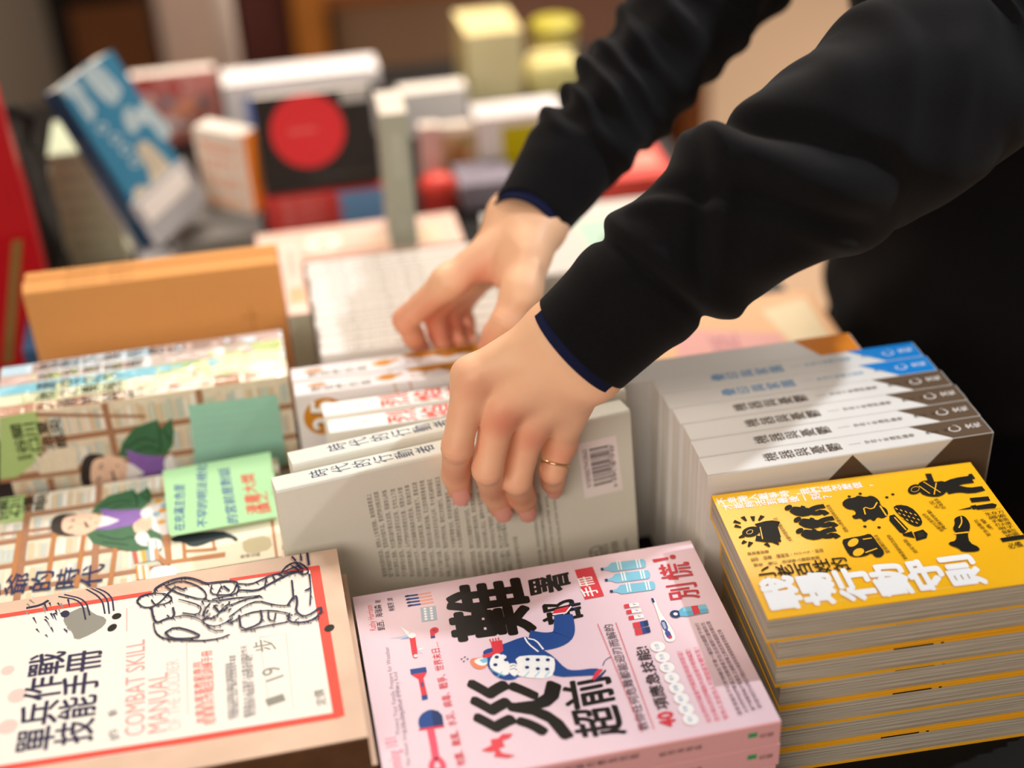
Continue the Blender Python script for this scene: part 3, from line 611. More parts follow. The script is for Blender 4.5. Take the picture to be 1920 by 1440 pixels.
# ---- comic volumes at the left -------------------------------------------------------
WOOD = mat('drawn_wood', '#a9795a', 0.4, 0.4, 0.15, 90); WOODL = mat('drawn_light_wood', '#b97d4b', 0.4, 0.4, 0.1, 90); LEAF = mat('drawn_pages', '#e9dcc4', 0.4, 0.4, 0.16, 260); ROBE = mat('drawn_green_robe', '#41704c', 0.4, 0.4, 0.22, 120); ROBED = ink('#284634'); VIO = mat('drawn_violet', '#8d68b4', 0.4, 0.4, 0.15, 150)
CREAM = mat('drawn_cream', '#f2ead0', 0.4, 0.4, 0.05, 60); LG = ink('#b4cf86'); HAIR = ink('#3a3330'); SKN = mat('drawn_skin', '#f2cdb2', 0.4, 0.4, 0.06, 100); JADE = mat('jade_panel', '#a3d9c4', 0.4, 0.4, 0.04)
PAGEC = [ink(c) for c in ('#f3ece0', '#e7d6bd', '#dfc7a4', '#cfd3c2', '#f0dcc4', '#c7cfc8')]
def shelves(f, W, H):
    """rows of drawn books on wooden shelves, whole cover, seen with the head of the cover at v = H"""
    f.urect(0.0004, 0.0004, W - 0.0004, H - 0.0004, LEAF)
    rnd = random.Random(3)
    for j in range(5):
        u0 = W*(0.02 + j*0.20)
        v = 0.0
        while v < H - 0.002:
            w = rnd.uniform(0.0016, 0.0052); f.urect(u0 + 0.003, max(v, 0.001), u0 + W*0.16 - rnd.uniform(0, 0.006), min(v + w*0.86, H - 0.001), rnd.choice(PAGEC)); v += w
        f.urect(max(0.0006, u0 - 0.004), 0.0006, u0 + 0.0012, H - 0.0006, WOOD)
    for v in (0.30, 0.62, 0.86): f.urect(0.0006, H*v, W - 0.0006, H*v + 0.005, WOOD)
def gent(f, T):
    """the gentleman at his desk, drawn from traced points; T maps the tracing to the page"""
    P = lambda *a: [T(*p) for p in a]
    f.poly(P((588, 422), (620, 370), (700, 310), (860, 268), (880, 300), (955, 255), (974, 300), (968, 352), (915, 396), (760, 408), (640, 425)), ROBE); f.line(P((640, 390), (760, 340), (850, 350)), 0.0014, ROBED, 1); f.line(P((700, 400), (800, 370), (880, 380)), 0.0014, ROBED, 1); f.line(P((870, 290), (885, 380)), 0.0013, ROBED); f.line(P((900, 300), (950, 340)), 0.0013, ROBED)
    f.poly(P((560, 560), (640, 520), (800, 500), (960, 520), (1040, 560), (1040, 660), (960, 670), (820, 665), (700, 640), (600, 620)), ROBE); f.line(P((620, 560), (760, 600), (860, 570), (990, 640)), 0.0014, ROBED, 1); f.line(P((660, 610), (830, 630)), 0.0012, ROBED)
    f.poly(P((640, 395), (760, 405), (915, 400), (925, 440), (860, 500), (700, 530), (590, 530), (690, 480)), VIO)
    f.poly(P((620, 440), (690, 445), (770, 470), (700, 500), (590, 525)), W_)
    f.poly(P((390, 445), (430, 425), (560, 425), (630, 430), (660, 462), (640, 505), (590, 545), (520, 570), (420, 560), (380, 520)), SKN, 1)
    f.poly(P((325, 500), (340, 455), (385, 430), (470, 425), (510, 432), (430, 445), (400, 470), (395, 530), (430, 555), (500, 562), (440, 570), (370, 560), (330, 540)), HAIR, 1)
    f.line(P((545, 480), (560, 500), (552, 515), (580, 508)), 0.0016, HAIR, 1); f.line(P((575, 462), (590, 455)), 0.0011, HAIR); f.line(P((455, 480), (475, 462), (482, 458)), 0.0010, HAIR); f.line(P((440, 530), (452, 512), (466, 508)), 0.0010, HAIR); f.disc(T(478, 476), 0.0008, HAIR); f.disc(T(464, 514), 0.0008, HAIR); f.line(P((500, 492), (545, 490), (548, 500)), 0.0005, ink('#b98a70'), 1); f.line(P((612, 480), (622, 494)), 0.0007, ink('#c06a5a'))
    f.poly(P((850, 500), (900, 460), (960, 440), (985, 470), (970, 520), (920, 560), (870, 555)), SKN, 1)
    for k in range(4): f.line(P((890 + k*22, 470 + k*2), (880 + k*20, 515 + k*6)), 0.0005, ink('#b98a70'))
    f.poly(P((900, 410), (960, 380), (985, 420), (960, 450), (915, 460)), W_, 1); f.poly(P((860, 570), (920, 540), (960, 560), (970, 640), (890, 630)), W_, 1); f.poly(P((935, 600), (985, 580), (1045, 600), (1040, 660), (960, 670)), ink('#dfe9e6'), 1); f.line(P((950, 600), (955, 660)), 0.0008, ink('#5f8b7a')); f.line(P((1000, 595), (1010, 665)), 0.0006, ink('#5f8b7a'))
comic = mat('comic_cover', '#efe4cf', 0.35, 0.4, 0.02)
HC, WC, TC = 0.228, 0.148, 0.01480
def comic_face(front):
    def a(f, sp):
        f.clip = None
        if front == 'stand':
            shelves(f, WC, HC); T = zoom(0, 600, 3.0); f.Z = None
            f.poly([T(0, 548), T(215, 508), T(240, 760), T(70, 905), T(0, 915)], LG)
            f.poly([T(200, 760), T(430, 700), T(440, 860), T(230, 895)], LEAF); f.line([T(0, 905), T(900, 790)], 0.004, WOOD); f.line([T(200, 530), T(820, 540)], 0.003, WOOD)
            def S(x, y):
                x1 = x / 3.4286*0.93 + 62; y0 = 840 + y / 3.4286 + 0.17*x / 3.4286
                return (x1, 813 + (y0 - 948)*1.77 - 0.17*x1)
            gent(f, lambda x, y: S(x, y))
            f.poly([T(1058, 478), T(1560, 416), T(1612, 800), T(1588, 822), T(1130, 880), T(1105, 850)], JADE, 0)
            for k in range(7): f.text(scribble(19), T(1095 + k*4, 512 + k*46), T(1540 + k*5, 462 + k*42), 0.0026, ink('#c9e3d6')) if False else f.line([T(1090 + k*5, 512 + k*46), T(1545 + k*5 - (k % 3)*80, 462 + k*44 + (k % 3)*9)], 0.0017, ink('#a4d3bf'))
            f.col('關川夏央', T(62, 628), T(350, 588), 0.0150, K, 0.018); f.col('谷口治郎', T(85, 712), T(380, 672), 0.0150, K, 0.018); f.col('劉惠菁 譯', T(100, 775), T(240, 752), 0.0050, K)
        else:
            shelves(f, WC, 0.2235); T = zoom(0, 840, 3.4286)
            for x in (95, 320, 510, 725): f.line([T(x + 34, 540), T(x - 18, 900)], 0.0036, WOODL)
            f.line([T(0, 560), T(330, 520), T(540, 470)], 0.004, WOOD); f.poly([T(0, 330), T(170, 305), T(150, 470), T(0, 490)], LG); f.poly([T(1085, 560), T(1810, 430), T(1815, 700), T(1100, 820)], CREAM); f.poly([T(1560, 590), T(1730, 560), T(1760, 655), T(1600, 690), T(1560, 660)], ink('#c9c09d'), 1)
            f.line([T(1748, 470), T(1780, 705)], 0.0022, WOODL); f.poly([T(960, 380), T(1085, 330), T(1085, 560), T(990, 585)], W_)
            for p, c in (((1020, 345), '#e8b04a'), ((1045, 405), '#e8a03a'), ((1040, 480), '#eab45a'), ((1005, 430), '#9ac3d6'), ((1060, 375), '#9ac3d6')): f.disc(T(*p), 0.0032, ink(c))
            gent(f, lambda x, y: T(x, y))
            f.line([T(1070, 560), T(1090, 740), T(1450, 690)], 0.0060, WOODL); f.line([T(1000, 690), T(1080, 755)], 0.0040, WOODL); f.line([T(1180, 600), T(1190, 720)], 0.0030, WOODL); f.line([T(1190, 670), T(1395, 655)], 0.0040, WOODL); f.line([T(1370, 590), T(1380, 660)], 0.0024, WOODL)
            f.poly([T(1100, 575), T(1250, 550), T(1420, 535), T(1500, 565), T(1535, 590), T(1520, 612), T(1480, 580), T(1380, 600), T(1280, 640), T(1220, 640), T(1180, 610), T(1105, 610)], ink('#2e3a3c'), 1)
            for k in range(6): f.line([T(865 + k*28, 672 - k*4), T(880 + k*26, 745 - k*4)], 0.0030, [ink('#c96a5a'), ink('#e9dcc4'), ink('#e0b04a'), ink('#9fb7ba'), W_, ink('#d8a07a')][k]); f.line([T(880 + k*14, 760), T(890 + k*14, 850)], 0.0018, [ink('#e0a040'), W_, ink('#e9dcc4')][k % 3])
            f.poly([T(960, 800), T(1000, 765), T(1110, 760), T(1160, 790), T(1080, 880), T(960, 880)], ink('#e8efec'), 1)
            f.col('關川夏央', T(-20, 372), T(315, 322), 0.0140, K, 0.018); f.col('谷口治郎', T(-25, 420), T(300, 370), 0.0140, K, 0.018); f.col('惠菁 譯', T(0, 460), T(125, 436), 0.0050, K)
            f.text('衛城出版', T(1545, 712), T(1676, 690), 0.0030, ink('#5a5a40')) if False else f.col('衛城出版', T(1545, 705), T(1676, 688), 0.0045, ink('#5a5a40'))
            f.col('少爺的時代', T(-130, 905), T(680, 815), 0.0260, ink('#22305a'), 0.010)
    return a
def comic_spine(title, base, blobs, sub=True):
    def a(f, sp):
        H = HC
        sp.urect(0.0003, 0.0006, TC - 0.0003, H - 0.0006, base)
        for y0, y1, c in blobs: sp.urect(0.0004, H - y1, TC - 0.0004, H - y0, c)
        sp.ucol(title, (TC*0.5, H - 0.030), (TC*0.5, H - 0.030 - 0.0172*len(title)), 0.0112, K, 0.012)
        if sub: sp.ucol('谷口治郎・關川夏央', (TC*0.55, H - 0.128), (TC*0.55, H - 0.172), 0.0046, ink('#6a6a52'))
        rnd = random.Random(title)
        for k in range(22):
            y = rnd.uniform(0.02, 0.2); sp.urect(TC*rnd.uniform(0.05, 0.5), H - y - rnd.uniform(0.002, 0.012), TC*rnd.uniform(0.55, 0.95), H - y, rnd.choice(blobs)[2])
        sp.ucol(title, (TC*0.5, H - 0.030), (TC*0.5, H - 0.030 - 0.0172*len(title)), 0.0124, K, 0.02)
    return a
SKY = ink('#b7d6e6'); CY = ink('#7fc4d6'); MAU = ink('#c9aea6'); GRS = ink('#b9cb7c'); SND = ink('#e9dfc0')
vols = [('少爺的時代', ink('#dcc0a2'), [(0, 0.03, ink('#b98d74')), (0.10, 0.19, LEAF), (0.06, 0.1, WOOD), (0.17, 0.19, WOOD), (0.19, 0.225, CREAM)]), ('秋之舞姬', ink('#dfe2c0'), [(0.02, 0.1, ink('#c5d2a0')), (0.13, 0.2, SND), (0.2, 0.226, CREAM)]), ('蒼空之下', CY, [(0.125, 0.165, GRS), (0.16, 0.226, ink('#e6e6b4')), (0.0, 0.03, CY)]),
        ('明治流星雨', ink('#e9e6e2'), [(0, 0.03, MAU), (0.12, 0.17, ink('#c7b7ae')), (0.18, 0.226, GRS)]), ('悶悶不樂的漱石', SKY, [(0.02, 0.1, ink('#cfe2ee')), (0.12, 0.226, MAU), (0.15, 0.19, ink('#a98e84'))])]
clab = ['comic volume with a gentleman at his desk, upright in the shrink-wrapped row', 'upright comic volume with pale olive spine, second in the wrapped row', 'upright comic volume with turquoise spine, middle of the wrapped row', 'upright comic volume with off-white spine, fourth in the wrapped row', 'upright comic volume with sky blue spine, farthest back in the wrapped row']
yc = 0.4005
for k, (t, base, bl) in enumerate(vols):
    M = stand_frame((-0.2500, yc + k*0.0152, 0.0), 0.0, HC, TC)
    def art(f, sp, k=k, t=t, base=base, bl=bl):
        if k == 0: comic_face('stand')(f, sp)
        sp.clip = None; comic_spine(t, base, bl, k > 0)(f, sp)
    book('comic_volume', clab[k], 'book', M, HC, WC, TC, comic, PAGE, 'comic volumes', art=art, r=0.0016)
HF = 0.2235; TF = 0.017
for k in range(5):
    M = flat_frame((-0.0396 - HF + 0.0005*k, 0.2335 + 0.0007*(k % 2), TF*(4 - k)), 0.0, HF)
    if k == 0: fc = book('comic_volume', 'comic volume lying flat with the green note on it', 'book', M, HF, WC, TF - 0.0002, comic, PAGE, 'flat comic volumes', art=comic_face('flat'))
    elif k == 1: f2 = book('comic_volume', 'comic volume lying flat directly under the one with the note', 'book', M, HF, WC, TF - 0.0002, comic, PAGE, 'flat comic volumes')
    else: dup(f2, M, ['', '', 'third flat comic volume down at the left', 'fourth flat comic volume down at the left', 'lowest flat comic volume, on the table at the left'][k])

# shrink wrap round the upright row
def wrap_mat():
    m = bpy.data.materials.new('shrink_film'); m.use_nodes = True; nt = m.node_tree; N = nt.nodes; L = nt.links
    for n in list(N): N.remove(n)
    out = N.new('ShaderNodeOutputMaterial'); mx = N.new('ShaderNodeMixShader'); tr = N.new('ShaderNodeBsdfTransparent'); gl = N.new('ShaderNodeBsdfGlossy')
    gl.inputs['Roughness'].default_value = 0.06; tr.inputs['Color'].default_value = (0.985, 0.985, 0.985, 1)
    tc = N.new('ShaderNodeTexCoord'); no = N.new('ShaderNodeTexNoise'); no.inputs['Scale'].default_value = 75; no.inputs['Detail'].default_value = 4; no.inputs['Distortion'].default_value = 1.2
    bp = N.new('ShaderNodeBump'); bp.inputs['Strength'].default_value = 0.55; bp.inputs['Distance'].default_value = 0.004
    fr = N.new('ShaderNodeFresnel'); fr.inputs['IOR'].default_value = 1.38
    L.new(tc.outputs['Object'], no.inputs['Vector']); L.new(no.outputs['Fac'], bp.inputs['Height']); L.new(bp.outputs['Normal'], gl.inputs['Normal']); L.new(bp.outputs['Normal'], fr.inputs['Normal'])
    ad = N.new('ShaderNodeMath'); ad.operation = 'MULTIPLY_ADD'; ad.inputs[1].default_value = 0.07; ad.inputs[2].default_value = 0.0; ad.use_clamp = True
    L.new(fr.outputs['Fac'], ad.inputs[0]); L.new(ad.outputs[0], mx.inputs['Fac']); L.new(tr.outputs[0], mx.inputs[1]); L.new(gl.outputs[0], mx.inputs[2]); L.new(mx.outputs[0], out.inputs['Surface'])
    return m
FILM = wrap_mat()
def wrap(name, label, x0, y0, z0, x1, y1, z1, group=None):
    rnd = random.Random(5); mb = MB(); nx, nyz = 30, 26; rows = []
    # film profile in the y-z plane: up the front, over the top, down the back
    prof = [(y0, z0), (y0, z0 + (z1 - z0)*0.5), (y0, z1 - 0.004), (y0 + 0.002, z1), ((y0 + y1)/2, z1 + 0.0008), (y1 - 0.002, z1), (y1, z1 - 0.004), (y1, z0)]
    P = []
    for a, b in zip(prof, prof[1:]):
        for k in range(5): t = k/5; P.append((a[0] + (b[0]-a[0])*t, a[1] + (b[1]-a[1])*t))
    P.append(prof[-1])
    for i in range(nx + 1):
        x = x0 + (x1 - x0)*i/nx; edge = min(i, nx - i); row = []
        for (y, z) in P:
            c = 0.0012*rnd.random() + (0.0015*rnd.random() if edge < 2 else 0); cy = (y0 + y1)/2
            yy = y + (c if y > cy else -c); zz = z + (c if z > z1 - 0.003 else 0)
            if edge == 0: yy = cy + (yy - cy)*0.97
            row.append((x, yy, zz))
        rows.append(row)
    mb.loft(rows, FILM, closed=False)
    return tag(mb.build(name, smooth=True), label, 'plastic wrap')
wrap('shrink_wrap', 'clear crinkled shrink wrap around the upright comic volumes', -0.2525, 0.3980, 0.10, -0.0205, 0.4775, 0.1492)

# green handwritten note leaning on the flat comic
note = mat('note_paper', '#a9dca4', 0.45, 0.35, 0.02, coat=0.1)
Mn = Matrix.Identity(4)
c0, c1, c2, c3 = [Vector(at_z(p, z)) for p, z in (((318, 1006), 0.0905), ((529, 967), 0.0905), ((517, 857), 0.1020), ((316, 881), 0.1020))]
ex = (c1 - c0).normalized(); ey = ((c3 - c0) - ex * (c3 - c0).dot(ex)).normalized(); en = ex.cross(ey)
Mn = frame(c0, ex, ey, en); wn = (c1 - c0).length; hn = (c3 - c0).length
mb = MB(); NB = 12; rows = []
for zt in (0.0, -0.0003):
    pass
def bend(v): return 0.004*math.sin(max(0, 1 - v/hn*2.0)*1.2)**2
top = [[(0 + (wn)*i/8, hn*j/NB, 0.0) for i in range(9)] for j in range(NB + 1)]
mb.add([(0.002,0,0),(wn-0.002,0,0),(wn,0.002,0),(wn,hn,0),(0,hn,0),(0,0.002,0),(0.002,0,-0.0004),(wn-0.002,0,-0.0004),(wn,0.002,-0.0004),(wn,hn,-0.0004),(0,hn,-0.0004),(0,0.002,-0.0004)], [(0,1,2,3,4,5),(11,10,9,8,7,6)] + [(i,(i+6),(i+1)%6+6,(i+1)%6) for i in range(6)], note)
an = Art(mb, Mn, (0,0,0), (1,0,0), (0,1,0), (0,0,1)); an.Z = zoom(0, 600, 3.0)
PENB = ink('#1d3c96'); PENR = ink('#d8392e')
an.text('在充滿主色里', (1040, 1185), (1040, 925), 0.0085, PENB, shear=0.15, bold=0.012); an.text('不罕的明法視化', (1170, 1165), (1165, 810), 0.0085, PENB, shear=0.15, bold=0.012); an.text('的宮前是對話', (1345, 1140), (1290, 830), 0.0090, PENB, shear=0.15, bold=0.012)
an.text('漫畫大獎', (1470, 1090), (1430, 860), 0.0110, PENR, shear=0.12, bold=0.014); an.text('讀之', (1530, 1080), (1500, 960), 0.0090, PENR, bold=0.012)
tag(mb.build('handwritten_note', matrix=Mn), 'pale green note with blue and red handwriting on the flat comic', 'note')

# ---- parchment manual ------------------------------------------------------------------
parch = mat('parchment_cover', '#d6b7a0', 0.5, 0.35, 0.2, 26); parch_in = mat('parchment_page', '#ebe4da', 0.5, 0.35, 0.03, 30); RB = mat('red_border', '#dd5142', 0.5, 0.3, 0.10, 300); RBL = ink('#e39a94'); IN = ink('#2b2846'); GRY = ink('#8b897f'); leather = mat('brown_spine', '#5a3d28', 0.5, 0.3, 0.3, 80)
HPm, WPm, TPm = 0.236, 0.1815, 0.0240
def manual_art(f, sp):
    f.clip = (np.array([0.0003, 0.0003]), np.array([WPm - 0.0003, HPm - 0.0003]))
    z = f.Z = zoom(0, 980, 2.743)
    f.poly([(-60, 500), (800, 362), (1620, 235), (1740, 985), (800, 1165), (-60, 1290)], parch_in)
    f.line([(-60, 492), (780, 362)], 0.0044, RB); f.line([(1180, 296), (1640, 228)], 0.0036, RB); f.line([(1618, 226), (1745, 1000)], 0.0068, RB); f.line([(1750, 988), (900, 1128), (-60, 1275)], 0.0052, RB)
    f.line([(652, 440), (652, 560)], 0.0006, RBL); f.line([(960, 615), (965, 990)], 0.0004, RBL)
    # head of an old soldier inside arcs
    f.poly([(330, 475), (440, 425), (480, 470), (550, 490), (540, 530), (470, 575), (385, 610), (370, 560), (325, 515)], GRY, 1); f.poly([(235, 500), (300, 480), (330, 520), (365, 570), (385, 610), (300, 635), (225, 590)], ink('#e9e2dd'), 1)
    for k, (a, b, c) in enumerate((((330, 370), (440, 395), (462, 478)), ((300, 380), (420, 400), (440, 500)), ((470, 325), (575, 370), (585, 455)), ((455, 330), (552, 380), (562, 470)), ((440, 340), (525, 390), (540, 470)))): f.line([a, b, c], 0.0012, IN, 2)
    rnd = random.Random(11)
    for k in range(26):
        x, y = rnd.uniform(130, 350), rnd.uniform(390, 580); f.line([(x, y), (x + rnd.uniform(5, 25), y + rnd.uniform(12, 38))], 0.0011, rnd.choice((IN, GRY)), taper=[1.3, 0.4])
    f.oval((335, 470), (312, 472), (336, 452), IN); f.line([(135, 440), (210, 425), (250, 400)], 0.0022, IN, 1)
    f.oval((600, 482), (575, 486), (602, 466), K); f.oval((577, 541), (552, 548), (580, 522), K); f.oval((1694, 543), (1668, 547), (1697, 524), K)
    for p, rr in (((90, 890), 0.006), ((40, 760), 0.0042), ((40, 1050), 0.006)): f.disc(p, rr, ink('#d9c3bb'))
    f.text('單兵作戰', (275, 1165), (345, 655), 0.0235, IN, bold=0.022); f.text('技能手冊', (478, 1125), (530, 645), 0.0235, IN, bold=0.022)
    f.text('的', (620, 1105), (600, 1060), 0.006, IN); f.text('新', (610, 985), (598, 955), 0.006, IN)
    f.text('COMBAT SKILL', (745, 1085), (745, 600), 0.0125, RBL); f.text('MANUAL', (862, 1070), (862, 770), 0.0125, RBL); f.text('OF THE SOLDIER', (935, 1060), (920, 700), 0.0085, ink('#c9c6c0'))
    f.text('本書為軍事教範專用', (1058, 1030), (1040, 715), 0.0062, RB); f.text('陸軍單兵作戰技能訓練手冊', (1112, 1030), (1092, 655), 0.0075, RB)
    for x, y0, y1 in ((1210, 1010, 720), (1232, 1000, 680), (1290, 1000, 630), (1318, 990, 680)): f.text(scribble(18), (x, y0), (x - 18, y1), 0.0046, ink('#77737a'))
    f.line([(1335, 590), (1470, 570), (1510, 960), (1390, 985), (1335, 590)], 0.0004, ink('#c9c6c0')); f.text('步', (1425, 650), (1415, 590), 0.015, GRY); f.text('19', (1460, 790), (1430, 730), 0.012, GRY); f.text('1', (1470, 915), (1455, 880), 0.012, GRY); f.text('定價', (1682, 935), (1665, 855), 0.0065, ink('#6a655f'))
    # two marching soldiers, line drawing
    L1 = [[(705, 410), (720, 385), (760, 372), (800, 368), (795, 345), (830, 322), (880, 300), (920, 290), (960, 285), (1010, 296), (1060, 318), (1100, 312), (1180, 304), (1220, 310)],
          [(705, 410), (735, 440), (780, 440), (830, 410), (870, 360), (905, 330)], [(800, 368), (860, 370), (890, 395), (860, 420), (800, 430), (780, 400)],
          [(780, 440), (790, 500), (810, 520), (850, 500), (900, 490), (890, 440)], [(850, 330), (930, 300), (1000, 320), (1050, 350), (1065, 385), (1040, 400), (960, 380), (900, 360), (850, 330)],
          [(790, 520), (800, 570), (840, 600), (920, 610), (1040, 612), (1130, 600), (1180, 580)], [(850, 570), (900, 540), (980, 560), (1040, 590), (960, 602), (880, 600), (850, 570)],
          [(1090, 325), (1080, 370), (1150, 378), (1200, 370), (1220, 312)], [(1140, 330), (1120, 370)], [(1150, 330), (1180, 355)], [(1220, 310), (1230, 345), (1215, 370), (1150, 385), (1090, 400)],
          [(1225, 318), (1290, 322), (1340, 300), (1390, 275), (1450, 262), (1500, 238), (1540, 225)], [(1230, 352), (1320, 355), (1370, 330), (1440, 290), (1500, 262), (1560, 255)], [(1370, 290), (1360, 345)], [(1400, 272), (1420, 310)], [(1430, 265), (1460, 285)],
          [(1450, 255), (1480, 220), (1530, 205), (1575, 230), (1590, 260), (1560, 272), (1520, 250), (1460, 268)], [(1500, 225), (1540, 250)], [(1520, 210), (1560, 245)],
          [(1050, 400), (1100, 410), (1180, 395), (1290, 385), (1355, 378), (1260, 400), (1180, 430)], [(1080, 420), (1040, 470), (1060, 500), (1110, 490), (1150, 440), (1180, 420)], [(1100, 430), (1130, 470), (1170, 440)],
          [(1180, 490), (1260, 430), (1330, 405), (1400, 425), (1450, 432), (1490, 430)], [(1190, 520), (1250, 480), (1320, 460), (1400, 455), (1480, 470)], [(1230, 480), (1240, 560), (1330, 530), (1350, 500), (1340, 455)], [(1380, 460), (1380, 500), (1410, 515), (1420, 470)], [(1240, 560), (1300, 555), (1340, 540), (1480, 515)],
          [(1480, 430), (1510, 385), (1525, 380), (1530, 420), (1520, 460), (1560, 490), (1610, 470), (1650, 435), (1655, 460), (1620, 500), (1560, 520), (1480, 515), (1490, 470)], [(1500, 300), (1510, 400)], [(1590, 270), (1600, 340), (1595, 430)], [(1600, 340), (1570, 355)], [(1500, 180), (1520, 200)], [(1545, 160), (1550, 200)], [(1580, 160), (1590, 225)],
          [(900, 490), (960, 480), (1030, 500), (1060, 530), (1110, 540), (1160, 520), (1190, 500)], [(1060, 530), (1090, 560), (1150, 560)], [(910, 335), (940, 350), (960, 340)], [(860, 480), (870, 490)], [(920, 400), (1000, 420), (1040, 440), (1020, 480), (940, 470)]]
    for p in L1:                                              # loose second strokes and hatching
        for q in range(2): f.line([(x + rnd.uniform(-5, 5), y + rnd.uniform(-4, 4)) for x, y in p], 0.0005, rnd.choice((IN, GRY)), 1)
        for (xa, ya), (xb, yb) in zip(p, p[1:]):
            for q in range(2):
                t_ = rnd.random(); x, y = xa + (xb - xa)*t_, ya + (yb - ya)*t_; a_ = rnd.uniform(0.6, 1.4); L_ = rnd.uniform(8, 22)
                f.line([(x, y), (x + L_*math.cos(a_), y + L_*math.sin(a_))], 0.0006, rnd.choice((IN, GRY)), taper=[1.3, 0.3])
    for i, p in enumerate(L1): f.line(p, 0.0009 + 0.0006*(i % 3 == 0), IN, 1)
    for k in range(30):
        x, y = rnd.uniform(1040, 1190), rnd.uniform(400, 520); f.line([(x, y), (x + rnd.uniform(-18, 18), y + rnd.uniform(6, 24))], 0.0012, rnd.choice((IN, GRY)), taper=[1.2, 0.3])
    for k in range(14):
        x, y = rnd.uniform(1470, 1640), rnd.uniform(470, 525); f.line([(x, y), (x + rnd.uniform(-14, 14), y + rnd.uniform(4, 14))], 0.0009, IN)
for k in range(5):
    M = flat_frame((-0.2418 + (0, 0.0035, 0.0028, 0.004, 0.003)[k], 0.0258 + (0, 0.0006, 0.0012, 0, 0.001)[k], 0.122 - TPm*(k + 1)), (0, -0.004, 0.002, 0, 0.003)[k], HPm)
    if k == 0:
        book('soldier_manual', 'parchment coloured manual with line-drawn soldiers and red border', 'book', M, HPm, WPm, TPm - 0.0003, parch, PAGE, 'parchment manuals', spine_hi=False, art=manual_art, spine=leather)
    elif k == 1:
        def ms(f, sp): sp.urect(0.003, 0.012, 0.019, 0.030, K); sp.ucol('技能', (0.011, 0.029), (0.011, 0.013), 0.008, ink('#d9cbb0'))
        mm = book('soldier_manual', 'parchment manual directly under the topmost, black label on its spine', 'book', M, HPm, WPm, TPm - 0.0003, parch, PAGE, 'parchment manuals', spine_hi=False, art=ms, spine=leather)
    else: dup(mm, M, ['', '', 'third parchment manual down in the front left stack', 'fourth parchment manual down in the front left stack', 'lowest parchment manual, on the table at front left'][k])

# ---- kraft paper books -----------------------------------------------------------------
kraft = mat('kraft_cover', '#d79a5c', 0.7, 0.2, 0.05, 250); KT = ink('#8a5a30')
def kraft_art(f, sp):
    f.ucol('光影', (0.12, 0.040), (0.12, 0.024), 0.004, KT); f.uline([(0.03, 0.030), (0.13, 0.030)], 0.0012, ink('#b07a42'))
    sp.ucol('城市的另一種讀法', (0.005, 0.185), (0.005, 0.125), 0.0046, KT)
HK, WK, TK = 0.2197, 0.170, 0.0112
for k in range(3):
    M = stand_frame((-0.2355 + (0, -0.001, 0.0006)[k], 0.5600 + k*0.0114, (0, 0, 0.002)[k]), math.radians(-1.2), HK, TK)
    if k == 0: kr = book('kraft_book', 'kraft brown paper book standing at left, nearest of its three', 'book', M, HK, WK, TK, kraft, PAGE, 'kraft brown books', art=kraft_art)
    else: dup(kr, M, ['', 'kraft brown paper book, middle of its three', 'kraft brown paper book, farthest back of its three'][k])

# ------------------------------------------------------------------ farther back on the table
def ordl(k, n, what): return 'topmost ' + what if k == 0 else 'lowest ' + what if k == n - 1 else ['', 'second', 'third', 'fourth', 'fifth', 'sixth', 'seventh', 'eighth', 'ninth', 'tenth', 'eleventh'][k] + ' from the top, ' + what
def pile(name, what, cat, group, n, fl, ang, H, W, T, cover, pages=PAGE, jit=0.001, art=None, hi=False, spine=None, rnd=random.Random(21)):
    """flat pile with spines to the viewer; fl: front left corner on what carries it"""
    first = None
    for k in range(n):
        M = flat_frame((fl[0] + rnd.uniform(-jit, jit), fl[1] + rnd.uniform(0, jit), fl[2] + T*(n - 1 - k)), ang, H)
        if first is None: first = book(name, ordl(k, n, what), cat, M, H, W, T - 0.0002, cover, pages, group, spine_hi=hi, art=art, spine=spine)
        else: dup(first, M, ordl(k, n, what))
    return first
def upright(name, label, cat, x0, y0, z0, wid, hgt, thick, cover, pages=PAGE, yaw=0.0, spine_front=True, art=None, group=None, spine=None, lean=0.0):
    """book standing on its tail; spine_front: spine faces the viewer, else the cover does"""
    c, s = math.cos(yaw), math.sin(yaw)
    if spine_front:   # u runs towards the viewer, shown board faces left
        u = Vector((s, -c, 0)); v = Vector((0, 0, 1)); n = u.cross(v); o = Vector((x0, y0, z0)) - u*wid - n*thick
        return book(name, label, cat, frame(o, u, v, n), hgt, wid, thick, cover, pages, group, True, art=art, spine=spine)
    u = Vector((c, s, 0)); b = Vector((-s, c, 0)); v = Vector((0, 0, 1))*math.cos(lean) + b*math.sin(lean); n = u.cross(v)
    return book(name, label, cat, frame(Vector((x0, y0, z0)) - n*thick, u, v, n), hgt, wid, thick, cover, pages, group, False, art=art, spine=spine)

white2 = mat('matt_white_cover', '#dedad4', 0.6, 0.25, 0.03); GT2 = ink('#77726d')
def spine_lines(txt, c):
    def a(f, sp):
        L = f.clip[1][1]; Tm = sp.clip[1][0]; sp.ucol(txt, (Tm*0.5, L*0.90), (Tm*0.5, L*0.35), Tm*0.5, c)
    return a
fst = None
for k in range(11):
    M = stand_frame((0.0082 + 0.0012*(k % 3), 0.4620 + 0.0158*k, 0.0), -0.015, 0.165, 0.0155)
    lab = 'white paperback with spine up, ' + ['first', 'second', 'third', 'fourth', 'fifth', 'sixth', 'seventh', 'eighth', 'ninth', 'tenth', 'eleventh'][k] + ' behind the gold disc books'
    if fst is None: fst = book('white_paperback', lab, 'book', M, 0.165, 0.125, 0.0155, white2, PAGE_WHITE, 'white paperbacks', r=0.003, art=spine_lines('日常生活散步筆記', GT2))
    else: dup(fst, M, lab)
